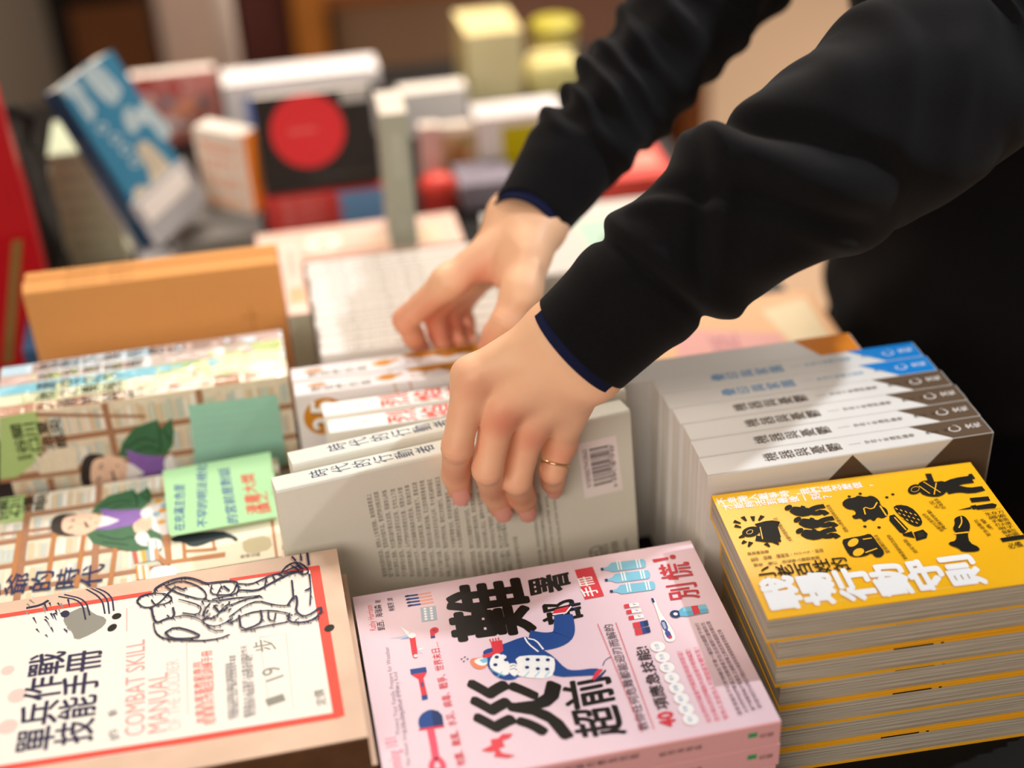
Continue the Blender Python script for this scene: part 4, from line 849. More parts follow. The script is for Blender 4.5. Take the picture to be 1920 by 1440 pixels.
# narrow salmon and grey book upright beside the kraft ones
SAL = mat('salmon_cover', '#f0cdbd', 0.5, 0.35, 0.04, 60); SGR = ink('#b9bcab')
def sal_art(f, sp): sp.upoly([(0.004, 0.020), (0.018, 0.020), (0.019, 0.052), (0.005, 0.048)], ink('#f2b088')); sp.ucol('港島散記', (0.011, 0.128), (0.011, 0.072), 0.007, ink('#d99a86'))
book('thick_book', 'salmon-spined book set endwise between the kraft books and the white ones', 'book', frame((0.0060, 0.548, 0.0), (0, 0, 1), (0, 1, 0), (-1, 0, 0)), 0.145, 0.120, 0.0205, SAL, paper_edge('page_edges_olive', '#bdbba8', '#a3a18e'), art=sal_art)
# salmon pile with a pale disc, grey-blue hardback standing on it
def disc2(f, sp):
    W, H = f.clip[1]; f.upoly([(W*0.5 + 0.020*math.cos(t), H*0.68 + 0.020*math.sin(t)) for t in np.linspace(0, 6.2, 28)], ink('#f3efe2')); f.upoly([(W*0.5 + 0.006*math.cos(t), H*0.68 + 0.006*math.sin(t)) for t in np.linspace(0, 6.2, 16)], ink('#9a9a90'))
    f.upoly([(0.01, H*0.1), (W*0.7, H*0.1), (W*0.4, H*0.5), (0.01, H*0.45)], ink('#f2d9bd')); f.uline([(0.012, H*0.97), (0.012, H*0.2)], 0.006, ink('#e9a58c'))
pile('picture_book', 'salmon pink book in the pile with a pale disc on top', 'book', 'salmon picture books', 5, (-0.034, 0.765, 0.0), -0.01, 0.218, 0.076, 0.0118, SAL, jit=0.002, art=disc2)
GBL = mat('grey_blue_cloth', '#b3b7a8', 0.6, 0.25, 0.05, 200)
def gb_art(f, sp): sp.ucol('時間的河流', (0.0145, 0.128), (0.0145, 0.080), 0.008, ink('#d7dbd2')); sp.ucol('新版', (0.0145, 0.036), (0.0145, 0.016), 0.007, ink('#d0d4cb'))
upright('hardback', 'grey-green hardback standing upright on the salmon pile, spine to the front', 'book', 0.1050, 0.769, 0.0592, 0.068, 0.150, 0.0285, GBL, art=gb_art, yaw=-0.03)
# red and blue pile, black book with a red disc on it
RC = mat('red_cover', '#c2403c', 0.45, 0.35, 0.06, 40); CB = ink('#5b98c8'); BKC = mat('black_cover', '#26211f', 0.35, 0.4, 0.1, 60)
def rb_art(f, sp):
    sp.upoly([(0.0004, 0.050), (0.0004, 0.0006), (sp.clip[1][0], 0.0006), (sp.clip[1][0], 0.056)], CB); sp.ucol('獨立時代', (0.0042, 0.12), (0.0042, 0.07), 0.004, ink('#e9a49a'))
pile('magazine', 'red and blue magazine in the pile under the black book', 'magazine', 'red and blue magazines', 6, (-0.019, 0.945, 0.0), 0.0, 0.138, 0.10, 0.0083, RC, jit=0.0008, art=rb_art)
def black_art(f, sp):
    W, H = f.clip[1]; f.upoly([(W*0.43 + 0.0425*math.cos(t), min(H - 0.0006, H*0.62 + 0.0425*math.sin(t))) for t in np.linspace(0, 6.2, 36)], ink('#cf2f33')); pass
    f.upoly([(W*0.74, H*0.86), (W*0.98, H*0.86), (W*0.98, H*0.985), (W*0.74, H*0.985)], ink('#a8a29c')); f.utext('RED MOON', (W*0.28, H*0.6), (W*0.5, H*0.6), 0.006, ink('#e58a80')); f.utext('a novel of the north', (W*0.4, H*0.12), (W*0.95, H*0.12), 0.004, ink('#6b625e'))
upright('hardback', 'black hardback with a red disc, leaning on the red and blue pile', 'book', -0.0175, 0.952, 0.0536, 0.134, 0.112, 0.018, BKC, spine_front=False, art=black_art, lean=0.20)
# white slipcase behind it
WB = mat('white_board', '#e9e2e0', 0.35, 0.45, 0.02, coat=0.2); root = empty('slipcase', Matrix.Translation((-0.052, 1.225, 0)), 'white slipcase box with a blue patch, behind the black book', 'box')
mb = MB(); mb.box((0, 0, 0), (0.205, 0.06, 0.0900), WB); mb.build('case', root)
mb = MB(); mb.box((0.026, -0.0006, 0.020), (0.062, -0.0001, 0.072), ink('#6d86c9')); mb.build('label_patch', root)
mb = MB(); mb.box((0.066, -0.0008, 0.052), (0.204, -0.0001, 0.070), ink('#241c14')); mb.build('dark_band', root)
# orange-spined book beside it, on two grey ones
GRC = mat('grey_cover', '#8c8a86', 0.5, 0.35, 0.2, 30)
pile('paperback', 'mottled grey paperback under the orange-spined book', 'book', 'grey paperbacks', 2, (-0.124, 0.905, 0.0), 0.0, 0.098, 0.09, 0.0155, GRC, jit=0.002)
ORC = mat('pale_cover', '#e6ddd2', 0.5, 0.35, 0.06, 40); ORS = mat('orange_spine', '#ff8a22', 0.4, 0.4, 0.05, 40)
def or_art(f, sp):
    W, H = f.clip[1]
    for k in range(3): f.utext(['ORANGE', 'CITY', 'TALES'][k], (0.006, H*(0.72 - 0.22*k)), (W*0.8, H*(0.72 - 0.22*k)), 0.014, ink('#e98a5a'), bold=0.02)
    f.urect(0.004, 0.004, W*0.8, H*0.16, ink('#efbfa0'))
u = Vector((0.75, -0.6614, 0)); v = Vector((0, 0, 1)); n = u.cross(v)
book('paperback', 'paperback with a bright orange spine and pale cover, left of the black book', 'book', frame(Vector((-0.0890, 1.000, 0.0312)) - n*0.028, u, v, n), 0.098, 0.073, 0.028, ORC, PAGE, None, True, art=or_art, spine=ORS, r=0.006)
# patterned red books behind the blue display copy
PT = mat('patterned_red_cover', '#d98a80', 0.5, 0.35, 0.3, 45)
def pt_art(f, sp):
    W, H = f.clip[1]; rnd = random.Random(8)
    for k in range(26):
        x, y = rnd.uniform(0.004, W - 0.02), rnd.uniform(0.004, H - 0.02); f.urect(x, y, x + rnd.uniform(0.008, 0.026), y + rnd.uniform(0.006, 0.02), rnd.choice([ink('#c9504a'), ink('#f1c2b4'), ink('#8d8a92'), ink('#f0a07c'), ink('#b9483e'), ink('#e8e0dc')]))
upright('picture_book', 'tall book with a mottled red and peach cover, behind the blue display copy', 'book', -0.172, 1.275, 0.0, 0.112, 0.094, 0.03, PT, spine_front=False, art=pt_art, lean=0.1)
# blue display copy in its acrylic stand
BLC = mat('blue_cover', '#3d84aa', 0.4, 0.4, 0.05, 30); BLS = mat('navy_spine', '#2b4f70', 0.4, 0.4, 0.05, 30); CRM = mat('drawn_rock', '#cfc6b2', 0.45, 0.35, 0.2, 90); FOAM = mat('drawn_foam', '#b9cdd6', 0.45, 0.35, 0.1, 80)
u1 = Vector((0.5095, 0.8588, 0.053)).normalized(); v1 = Vector((-0.3683, 0.162, 0.9154)); v1 = (v1 - u1*v1.dot(u1)).normalized(); n2_ = u1.cross(v1)
def blue_art(f, sp):
    f.clip = None; f.Z = zoom(0, 0, 3.0)
    for p in (((450, 395), (480, 355), (560, 365), (640, 450), (690, 500), (670, 560), (640, 600), (560, 540), (500, 470)), ((325, 500), (380, 440), (450, 470), (490, 560), (540, 600), (520, 700), (470, 640), (420, 560), (360, 540)), ((690, 620), (730, 590), (760, 640), (800, 570), (860, 600), (970, 740), (940, 790), (900, 780), (850, 700), (800, 690), (750, 770), (700, 700))): f.poly(p, FOAM, 1)
    for a, b in (((480, 380), (640, 580)), ((520, 370), (670, 540)), ((350, 520), (500, 640)), ((380, 470), (520, 640)), ((720, 620), (780, 740)), ((820, 600), (930, 760))): f.line([a, ((a[0]+b[0])/2 + 14, (a[1]+b[1])/2 - 14), b], 0.0016, BLC, 1)
    for c in ((575, 720), (650, 780), (705, 840), (760, 910)): f.oval(c, (c[0] - 30, c[1] + 8), (c[0] - 6, c[1] - 30), FOAM); f.oval(c, (c[0] - 18, c[1] + 5), (c[0] - 4, c[1] - 18), BLC)
    f.poly([(760, 830), (800, 785), (850, 810), (930, 900), (980, 950), (1060, 1010), (1000, 1120), (900, 1220), (780, 1240), (740, 1090), (780, 1040), (850, 1060), (840, 960), (800, 900)], CRM, 1)
    for a, b in (((800, 830), (880, 980)), ((850, 860), (940, 1010)), ((880, 1000), (930, 1100))): f.line([a, b], 0.0016, ink('#8d8672'))
    sp.ucol('冰山大冒險的旅程', (0.010, 0.135), (0.010, 0.03), 0.008, ink('#8fa4b4'))
WD, HD, TD = 0.105, 0.190, 0.0232
Mb = frame(Vector((-0.1602, 0.8661, 0.1012)) - v1*0.050 - n2_*TD, u1, v1, n2_)
book('display_copy', 'blue book with white lettering, propped askew in a clear stand', 'book', Mb, HD, WD, TD, BLC, PAGE, None, False, art=blue_art, spine=BLS)
ACR = bpy.data.materials.new('clear_acrylic'); ACR.use_nodes = True; nb = ACR.node_tree.nodes['Principled BSDF']
tcn = ACR.node_tree.nodes.new('ShaderNodeTexNoise'); tcn.inputs['Scale'].default_value = 30; rmp = ACR.node_tree.nodes.new('ShaderNodeMapRange'); rmp.inputs[3].default_value = 0.12; rmp.inputs[4].default_value = 0.24
ACR.node_tree.links.new(tcn.outputs['Fac'], rmp.inputs[0]); ACR.node_tree.links.new(rmp.outputs[0], nb.inputs['Roughness'])
nb.inputs['Base Color'].default_value = (0.86, 0.88, 0.92, 1); nb.inputs['Transmission Weight'].default_value = 0.55; nb.inputs['IOR'].default_value = 1.45
st = empty('book_stand', Matrix.Translation((-0.110, 0.900, 0.0)), 'clear acrylic stand holding up the blue book', 'stand')
Mi_ = st.matrix_world.inverted()
Ms = Mb.copy(); 
def slab(name, p0, p1, m=ACR, r=0.0015):
    q = MB(); q.bevel_box(p0, p1, r, m, 2); o = q.build(name, st); o.matrix_local = Mi_ @ Ms; return o
slab('back_plate', (-0.004, -0.002, -0.0045), (WD + 0.004, 0.090, -0.0008)); slab('ledge', (-0.004, -0.0045, -0.0045), (WD + 0.004, -0.0008, TD + 0.004)); slab('lip', (-0.004, -0.0045, TD + 0.0010), (WD + 0.004, 0.052, TD + 0.0040))
slab('price_card', (0.006, 0.022, TD + 0.0042), (WD - 0.01, 0.046, TD + 0.0047), ink('#ece8e6'), 0.0002)
low = Ms @ Vector((0.05, -0.003, 0.01)); q = MB(); q.tube([Mi_ @ low, Mi_ @ Vector((low.x, low.y, 0.002))], 0.005, ACR); q.build('strut', st)
q = MB(); c_ = Mi_ @ Vector((low.x, low.y, 0)); q.bevel_box((c_.x - 0.045, c_.y - 0.04, 0.0), (c_.x + 0.045, c_.y + 0.04, 0.004), 0.002, ACR, 2); q.build('foot', st)
# pale green pile and navy books
PG = mat('pale_green_cover', '#cfd9bd', 0.55, 0.3, 0.06, 50); NV = mat('navy_cover', '#33506e', 0.45, 0.35, 0.1, 50)
pile('hardback', 'pale green hardback in the pile left of the clear stand', 'book', 'pale green hardbacks', 7, (-0.246, 0.935, 0.0), 0.0, 0.066, 0.10, 0.0200, PG, jit=0.002, art=spine_lines('園藝四季', ink('#9aa98a')))
pile('paperback', 'navy blue paperback lying behind the kraft books', 'book', 'navy paperbacks', 4, (-0.268, 0.655, 0.0), 0.0, 0.20, 0.125, 0.0150, NV, jit=0.002, art=spine_lines('海洋與島嶼', ink('#8fa4b8')))
# black cloth bag and red carrier bag at the far left
CLB = mat('black_cloth', '#1c1817', 0.9, 0.15, 0.2, 120, bump=0.3, sheen=0.2)
bag = empty('cloth_bag', Matrix.Translation((-0.300, 0.925, 0.0)), 'black cloth bag slumped beside the pale green pile', 'bag')
rings = []
for i in range(13):
    t = i / 12; z = 0.004 + 0.165*t; rw = 0.046*(1 - 0.55*t**2.2)*(0.92 + 0.08*math.sin(t*9)); rd = 0.065*(1 - 0.5*t**2); rings.append([(0.012*t + rw*math.cos(a)*(1 + 0.06*math.sin(5*a + 3*t)), rd*math.sin(a)*(1 + 0.05*math.sin(4*a)), z + 0.006*math.sin(3*a)*t) for a in np.linspace(0, 2*math.pi, 28)[:-1]])
q = MB(); q.loft(rings, CLB, caps=True); q.build('sack', bag, smooth=True)
q = MB(); q.tube([(0.0, -0.02, 0.158), (0.012, -0.022, 0.195), (0.034, -0.01, 0.205), (0.046, 0.01, 0.185), (0.040, 0.02, 0.150)], 0.006, CLB); q.build('handle', bag, smooth=True)
RD = mat('red_bag_paper', '#b3101c', 0.45, 0.4, 0.06, 20); GLD = mat('gold_stripe', '#8a6a3a', 0.5, 0.4, 0.1, 60)
rbg = empty('carrier_bag', Matrix.Translation((-0.352, 0.765, 0.0)) @ Matrix.Rotation(0.12, 4, 'Z'), 'red paper carrier bag with a gold stripe at the left edge', 'bag')
q = MB(); x0, x1, y0, y1, H_ = -0.10, 0.105, -0.05, 0.05, 0.272
q.loft([[(x0, y0, 0), (x1, y0, 0), (x1, y1, 0), (x0, y1, 0)], [(x0, y0, H_*0.55), (x1, y0, H_*0.55), (x1 - 0.008, 0, H_*0.55), (x1, y1, H_*0.55), (x0, y1, H_*0.55)][:2] + [(x1, y1, H_*0.55), (x0, y1, H_*0.55)], [(x0 + 0.004, y0 + 0.02, H_), (x1 - 0.004, y0 + 0.02, H_), (x1 - 0.004, y1 - 0.02, H_), (x0 + 0.004, y1 - 0.02, H_)]], RD, caps=True); q.build('bag_body', rbg)
q = MB(); q.add([(x1 - 0.06, y0 - 0.0006, 0.012), (x1 - 0.05, y0 - 0.0006, 0.012), (x1 - 0.012, y0 - 0.0006, 0.143), (x1 - 0.022, y0 - 0.0006, 0.143)], [(0, 1, 2, 3)], GLD); q.add([(x1 - 0.06, y0 - 0.0001, 0.012), (x1 - 0.05, y0 - 0.0001, 0.012), (x1 - 0.012, y0 - 0.0001, 0.143), (x1 - 0.022, y0 - 0.0001, 0.143)], [(3, 2, 1, 0)], GLD); q.build('stripe', rbg)
for yy in (-0.038, 0.038):
    q = MB(); q.tube([(-0.05, yy, H_ - 0.004), (-0.045, yy, H_ + 0.05), (0.0, yy, H_ + 0.075), (0.045, yy, H_ + 0.05), (0.05, yy, H_ - 0.004)], 0.0025, RD); q.build('handle', rbg)
# cream notebooks standing in a row, packets and tins at the back
CRB = mat('cream_gold_cover', '#d8c588', 0.3, 0.5, 0.12, 60, coat=0.3); CRB2 = mat('cream_spine', '#e6d8a6', 0.3, 0.5, 0.08, 60, coat=0.3)
fst = None
for k in range(7):
    x0 = 0.2830 + k*0.0112; lab = ['leftmost cream notebook of the upright row at the back', 'second cream notebook from the left in the upright row', 'third cream notebook from the left in the upright row', 'middle cream notebook of the upright row at the back', 'third cream notebook from the right in the upright row', 'second cream notebook from the right in the upright row', 'rightmost cream notebook of the upright row at the back'][k]
    if fst is None: fst = upright('notebook', lab, 'notebook', x0, 1.292, 0.0, 0.110, 0.098, 0.0109, CRB, paper_edge('page_edges_cream', '#ecdfae', '#c9b676'), art=None, group='cream notebooks', spine=CRB2); Mf = fst.matrix_world.copy()
    else: dup(fst, Matrix.Translation((k*0.0112, 0.001*(k % 2), 0)) @ Mf, lab)
YP = mat('pale_yellow_packet', '#e2d68e', 0.35, 0.45, 0.08, 50, coat=0.3); OL = mat('olive_tin', '#b5ab3c', 0.3, 0.5, 0.08, 40)
pk = empty('packet', Matrix.Translation((0.403, 1.30, 0.0)), 'plump pale yellow packet beside the cream notebooks', 'packet')
q = MB(); q.loft([[(0.036*s_*math.copysign(abs(math.cos(a))**0.5, math.cos(a)), 0.03*s_*math.copysign(abs(math.sin(a))**0.5, math.sin(a)), z) for a in np.linspace(0, 2*math.pi, 29)[:-1]] for z, s_ in ((0, 0.85), (0.008, 1.0), (0.026, 1.06), (0.044, 1.0), (0.054, 0.82))], YP, caps=True); q.build('pouch', pk, smooth=True)
q = MB(); q.box((-0.03, -0.004, 0.0535), (0.03, 0.004, 0.058), CRB2); q.build('seal', pk)
tn = empty('round_tin', Matrix.Translation((0.434, 1.415, 0.0)), 'round olive yellow tin behind the pale yellow packet', 'tin')
def lathe(prof, m, n=32):
    q = MB(); q.loft([[(r*math.cos(2*math.pi*k/n), r*math.sin(2*math.pi*k/n), z) for k in range(n)] for r, z in prof], m, caps=True); return q
lathe([(0.030, 0), (0.032, 0.002), (0.032, 0.046), (0.031, 0.048)], YP).build('can', tn, smooth=True); lathe([(0.034, 0.048), (0.035, 0.050), (0.035, 0.060), (0.033, 0.063)], OL).build('lid', tn, smooth=True)
OLV2 = mat('olive_panel', '#c9b800', 0.4, 0.4, 0.04, 30); bx = empty('gift_box', Matrix.Translation((0.248, 1.032, 0)), 'white box with an olive yellow panel, below the cream notebooks', 'box')
q = MB(); q.box((0, 0, 0), (0.107, 0.05, 0.079), WB); q.build('carton', bx); q = MB(); q.box((0.030, -0.0006, 0.002), (0.105, -0.0001, 0.070), OLV2); q.build('panel', bx); q = MB(); q.box((-0.001, -0.001, 0.0791), (0.108, 0.051, 0.083), WB); q.build('lid', bx)
BG1 = mat('beige_pattern_cover', '#d9b48c', 0.5, 0.35, 0.3, 40)
upright('picture_book', 'beige patterned book standing left of the olive panelled box', 'book', 0.2015, 1.038, 0.0, 0.044, 0.074, 0.02, BG1, spine_front=False, art=lambda f, sp: (f.urect(0.002, 0.064, 0.043, 0.0735, ink('#efe6da')), f.upoly([(0.008, 0.01), (0.038, 0.02), (0.03, 0.06), (0.015, 0.05)], ink('#b07a4a')), f.urect(0.024, 0.045, 0.04, 0.06, ink('#9a8a5a'))), lean=0.06)
PKC = mat('pale_pink_cover', '#dcb9b4', 0.5, 0.35, 0.05, 40)
upright('picture_book', 'pale pink book standing between the grey hardback and the beige one', 'book', 0.1735, 1.010, 0.0, 0.0245, 0.090, 0.02, PKC, spine_front=False)
upright('picture_book', 'white topped book standing at the back between slipcase and white box', 'book', 0.1745, 1.20, 0.0, 0.090, 0.062, 0.03, white2, spine_front=False)
rt = empty('round_tin', Matrix.Translation((0.186, 0.972, 0.0)), 'round bright red tin on the table behind the white covers', 'tin')
lathe([(0.020, 0), (0.0215, 0.002), (0.0215, 0.022), (0.021, 0.024)], RC).build('can', rt, smooth=True); lathe([(0.0225, 0.024), (0.0225, 0.032), (0.019, 0.040), (0.010, 0.045), (0.002, 0.046)], mat('red_enamel', '#e2493f', 0.3, 0.5, 0.03)).build('lid', rt, smooth=True)
GPV = mat('grey_violet_cover', '#8d8796', 0.5, 0.35, 0.1, 40)
pile('paperback', 'grey-violet paperback in the low pile before the white box', 'book', 'grey-violet paperbacks', 3, (0.2125, 0.955, 0.0), 0.0, 0.068, 0.065, 0.0112, GPV, jit=0.002)
# white covers and the right hand side
def wg_art(f, sp):
    W, H = f.clip[1]; f.upoly([(0.02, H*0.14), (W*0.75, H*0.14), (W*0.7, H*0.52), (0.03, H*0.5)], ink('#bfe0cf')); f.upoly([(0.03, H*0.25), (W*0.5, H*0.22), (W*0.45, H*0.42), (0.035, H*0.44)], ink('#8fb9a5')); f.ucol('慢讀', (W*0.5, H*0.9), (W*0.5, H*0.6), 0.02, ink('#d9d4cc'))
pile('magazine', 'white magazine with green print, pile under the farther hand', 'magazine', 'white magazines', 5, (0.200, 0.640, 0.0), -0.04, 0.195, 0.150, 0.0150, white2, PAGE_WHITE, jit=0.002, art=wg_art)
PVC = mat('purple_cover', '#6a6080', 0.5, 0.35, 0.06, 40)
pile('paperback', 'purple paperback under the red ones at the right table edge', 'book', 'purple paperbacks', 3, (0.300, 0.850, 0.0), -0.03, 0.15, 0.11, 0.0130, PVC, jit=0.001)
pile('paperback', 'bright red paperback on the purple ones at the right table edge', 'book', 'bright red paperbacks', 2, (0.325, 0.857, 0.0392), -0.03, 0.12, 0.09, 0.0120, mat('bright_red_cover', '#e8564c', 0.45, 0.35, 0.04), jit=0.001, art=lambda f, sp: f.urect(0.03, 0.01, 0.07, 0.06, ink('#f29a88')))
SAO = mat('apricot_cover', '#e9b98d', 0.5, 0.35, 0.12, 25)
def ap_art(f, sp):
    W, H = f.clip[1]; f.upoly([(0.01, H*0.3), (W*0.5, H*0.25), (W*0.7, H*0.7), (0.02, H*0.8)], ink('#e2a7a2')); f.upoly([(W*0.2, 0.01), (W*0.9, 0.01), (W*0.8, H*0.28), (W*0.3, H*0.22)], ink('#ead9b4')); f.utext('夏', (W*0.2, H*0.45), (W*0.6, H*0.45), 0.03, ink('#b97a86'))
pile('magazine', 'apricot and cream magazine in the pile behind the anthologies', 'magazine', 'apricot magazines', 3, (0.285, 0.455, 0.0), -0.05, 0.215, 0.155, 0.0130, SAO, jit=0.002, art=ap_art)
pile('paperback', 'plain white paperback in the low pile between held book and anthologies', 'book', 'plain white paperbacks', 3, (0.2285, 0.352, 0.0), 0.0, 0.050, 0.09, 0.0165, white2, PAGE_WHITE, jit=0.001)

# ------------------------------------------------------------------ behind the table
WDB = mat('red_brown_wood', '#6b3f1f', 0.5, 0.35, 0.2, 12); WDO = mat('orange_wood', '#8f5a24', 0.5, 0.35, 0.2, 12); DKB = mat('near_black', '#0d0908', 0.7, 0.2, 0.1); MAV = mat('mauve_panel', '#a39085', 0.7, 0.25, 0.06, 8)
sh = empty('display_shelf', Matrix.Translation((0.1, 2.55, -0.75)), 'low brown wooden shelf unit in the blurred background', 'shelf')
def sp_(name, p0, p1, m):
    q = MB(); q.box(tuple(np.array(p0) - (0.1, 2.55, -0.75)), tuple(np.array(p1) - (0.1, 2.55, -0.75)), m); return q.build(name, sh)
sp_('side_panel', (-0.405, 2.45, -0.75), (-0.365, 2.85, 0.45), DKB); sp_('back_panel', (-0.364, 2.81, -0.75), (1.04, 2.84, 0.45), MAV)
sp_('door', (-0.364, 2.47, -0.70), (-0.205, 2.50, -0.165), mat('dark_brown_door', '#4a2a12', 0.5, 0.35, 0.2, 10)); sp_('upright', (0.098, 2.45, -0.75), (0.166, 2.80, 0.45), WDO)
sp_('shelf_board', (0.167, 2.45, -0.215), (1.00, 2.80, -0.180), WDB); sp_('shelf_board', (-0.204, 2.50, -0.42), (0.097, 2.80, -0.39), WDB); sp_('side_panel', (1.001, 2.45, -0.75), (1.04, 2.80, 0.45), WDB); sp_('shelf_board', (-0.364, 2.47, -0.15), (-0.205, 2.80, -0.10), DKB)
for (n_, lab, p0, p1, m) in (('storage_box', 'grey storage box on the far shelf, right of the dark door', (-0.19, 2.53, -0.389), (-0.03, 2.78, -0.10), MAV), ('storage_box', 'dark red storage box on the far shelf, left of the orange upright', (-0.02, 2.56, -0.389), (0.09, 2.78, -0.06), mat('maroon_box', '#4a2824', 0.6, 0.3, 0.3, 12)),
                             ('storage_box', 'grey storage box standing on the floor under the far shelf', (-0.19, 2.56, -0.75), (-0.04, 2.78, -0.48), MAV), ('storage_box', 'dark storage box on the floor left of the orange upright', (-0.03, 2.56, -0.75), (0.09, 2.78, -0.47), mat('umber_box', '#3a221a', 0.6, 0.3, 0.3, 12)),
                             ('storage_box', 'wide grey-brown storage box under the right shelf board', (0.19, 2.58, -0.75), (0.56, 2.78, -0.24), mat('taupe_box', '#97826f', 0.7, 0.25, 0.1, 6)),
                             ('storage_box', 'reddish grey storage box at the right end under the far shelf board', (0.59, 2.58, -0.75), (0.97, 2.78, -0.24), mat('rose_grey_box', '#94776c', 0.7, 0.25, 0.1, 6))):
    q = MB(); c_ = ((p0[0] + p1[0])/2, (p0[1] + p1[1])/2, p0[2]); rt_ = empty(n_, Matrix.Translation(c_), lab, 'box', None)
    L0, L1 = np.array(p0) - c_, np.array(p1) - c_; q.bevel_box(tuple(L0), tuple(L1 - (0, 0, 0.012)), 0.006, m); q.build('carton', rt_); q = MB(); q.bevel_box((L0[0] - 0.003, L0[1] - 0.003, L1[2] - 0.0118), (L1[0] + 0.003, L1[1] + 0.003, L1[2]), 0.006, m); q.build('lid', rt_)
PLE = mat('pale_metal', '#c9b8ae', 0.4, 0.5, 0.03, 20)
pl = empty('sign_stand', Matrix.Translation((-0.041, 1.80, -0.75)), 'pale metal pole of a sign stand behind the table', 'sign')
lathe([(0.13, 0), (0.13, 0.008), (0.03, 0.02), (0.0165, 0.03), (0.0165, 0.06)], PLE).build('base', pl, smooth=True); lathe([(0.0160, 0.0601), (0.0160, 1.25)], PLE, 20).build('pole', pl, smooth=True)
q = MB(); q.bevel_box((-0.15, -0.012, 1.2501), (0.15, 0.012, 1.60), 0.006, PLE); q.build('sign_board', pl)

# ------------------------------------------------------------------ the person
def smin(a, b, k):
    h = np.maximum(k - np.abs(a - b), 0) / k
    return np.minimum(a, b) - h*h*k*0.25
class Field:
    """signed distance on a grid, then a surface-net mesh"""
    def __init__(s, lo, hi, res):
        s.lo = np.array(lo, float); s.res = res; n = np.ceil((np.array(hi) - s.lo) / res).astype(int) + 1; s.n = n
        ax = [s.lo[i] + res*np.arange(n[i]) for i in range(3)]
        s.X, s.Y, s.Z = [a.astype(np.float32) for a in np.meshgrid(*ax, indexing='ij')]
    def cone(s, a, b, r1, r2):
        a = np.array(a, np.float32); b = np.array(b, np.float32); d = b - a; L = float(d @ d) + 1e-12
        t = np.clip(((s.X - a[0])*d[0] + (s.Y - a[1])*d[1] + (s.Z - a[2])*d[2]) / L, 0, 1)
        return np.sqrt((s.X - a[0] - t*d[0])**2 + (s.Y - a[1] - t*d[1])**2 + (s.Z - a[2] - t*d[2])**2) - (r1 + t*(r2 - r1))
    def ball(s, c, r, sc=(1, 1, 1)):
        return (np.sqrt(((s.X - c[0])/sc[0])**2 + ((s.Y - c[1])/sc[1])**2 + ((s.Z - c[2])/sc[2])**2) - r) * min(sc)
    def mesh(s, D):
        ins = D < 0; n = s.n
        cnt = np.zeros(n - 1, np.int8); acc = np.zeros(tuple(n - 1) + (3,), np.float32)
        def sl(o): return tuple(slice(o[i], n[i] - 1 + o[i]) for i in range(3))
        corners = [(i, j, k) for i in (0, 1) for j in (0, 1) for k in (0, 1)]
        for c in corners:
            for ax in range(3):
                if c[ax] == 0:
                    e = list(c); e[ax] = 1; A, B = D[sl(c)], D[sl(tuple(e))]; x = (A < 0) != (B < 0)
                    t = np.where(x, A / np.where(A == B, 1, A - B), 0)
                    for q in range(3): acc[..., q] += np.where(x, c[q] + (t if q == ax else 0), 0)
                    cnt += x
        m = cnt > 0; idx = np.full(n - 1, -1, np.int64); idx[m] = np.arange(m.sum())
        cell = np.argwhere(m); V = s.lo + (cell + acc[m] / cnt[m][:, None]) * s.res
        Fs = []
        for ax in range(3):
            u, v = (ax + 1) % 3, (ax + 2) % 3
            a = [slice(None)]*3; b = [slice(None)]*3; a[ax] = slice(0, -1); b[ax] = slice(1, None)
            x = ins[tuple(a)] != ins[tuple(b)]; E = np.argwhere(x)
            E = E[(E[:, u] > 0) & (E[:, v] > 0) & (E[:, u] < n[u] - 1) & (E[:, v] < n[v] - 1)]
            def g(du, dv):
                q = E.copy(); q[:, u] -= du; q[:, v] -= dv; return idx[q[:, 0], q[:, 1], q[:, 2]]
            quad = np.stack([g(1, 1), g(0, 1), g(0, 0), g(1, 0)], 1); st = ins[E[:, 0], E[:, 1], E[:, 2]]
            quad[~st] = quad[~st][:, ::-1]; Fs.append(quad)
        return V, np.concatenate(Fs)
def relax(V, F, it=2, w=0.5):
    n = len(V)
    for _ in range(it):
        acc = np.zeros_like(V); c = np.zeros(n)
        for i in range(4):
            a, b = F[:, i], F[:, (i + 1) % 4]
            for q in range(3):
                acc[:, q] += np.bincount(a, V[b, q], n) + np.bincount(b, V[a, q], n)
            c += np.bincount(a, minlength=n) + np.bincount(b, minlength=n)
        V = V + w*(acc / np.maximum(c, 1)[:, None] - V)
    return V

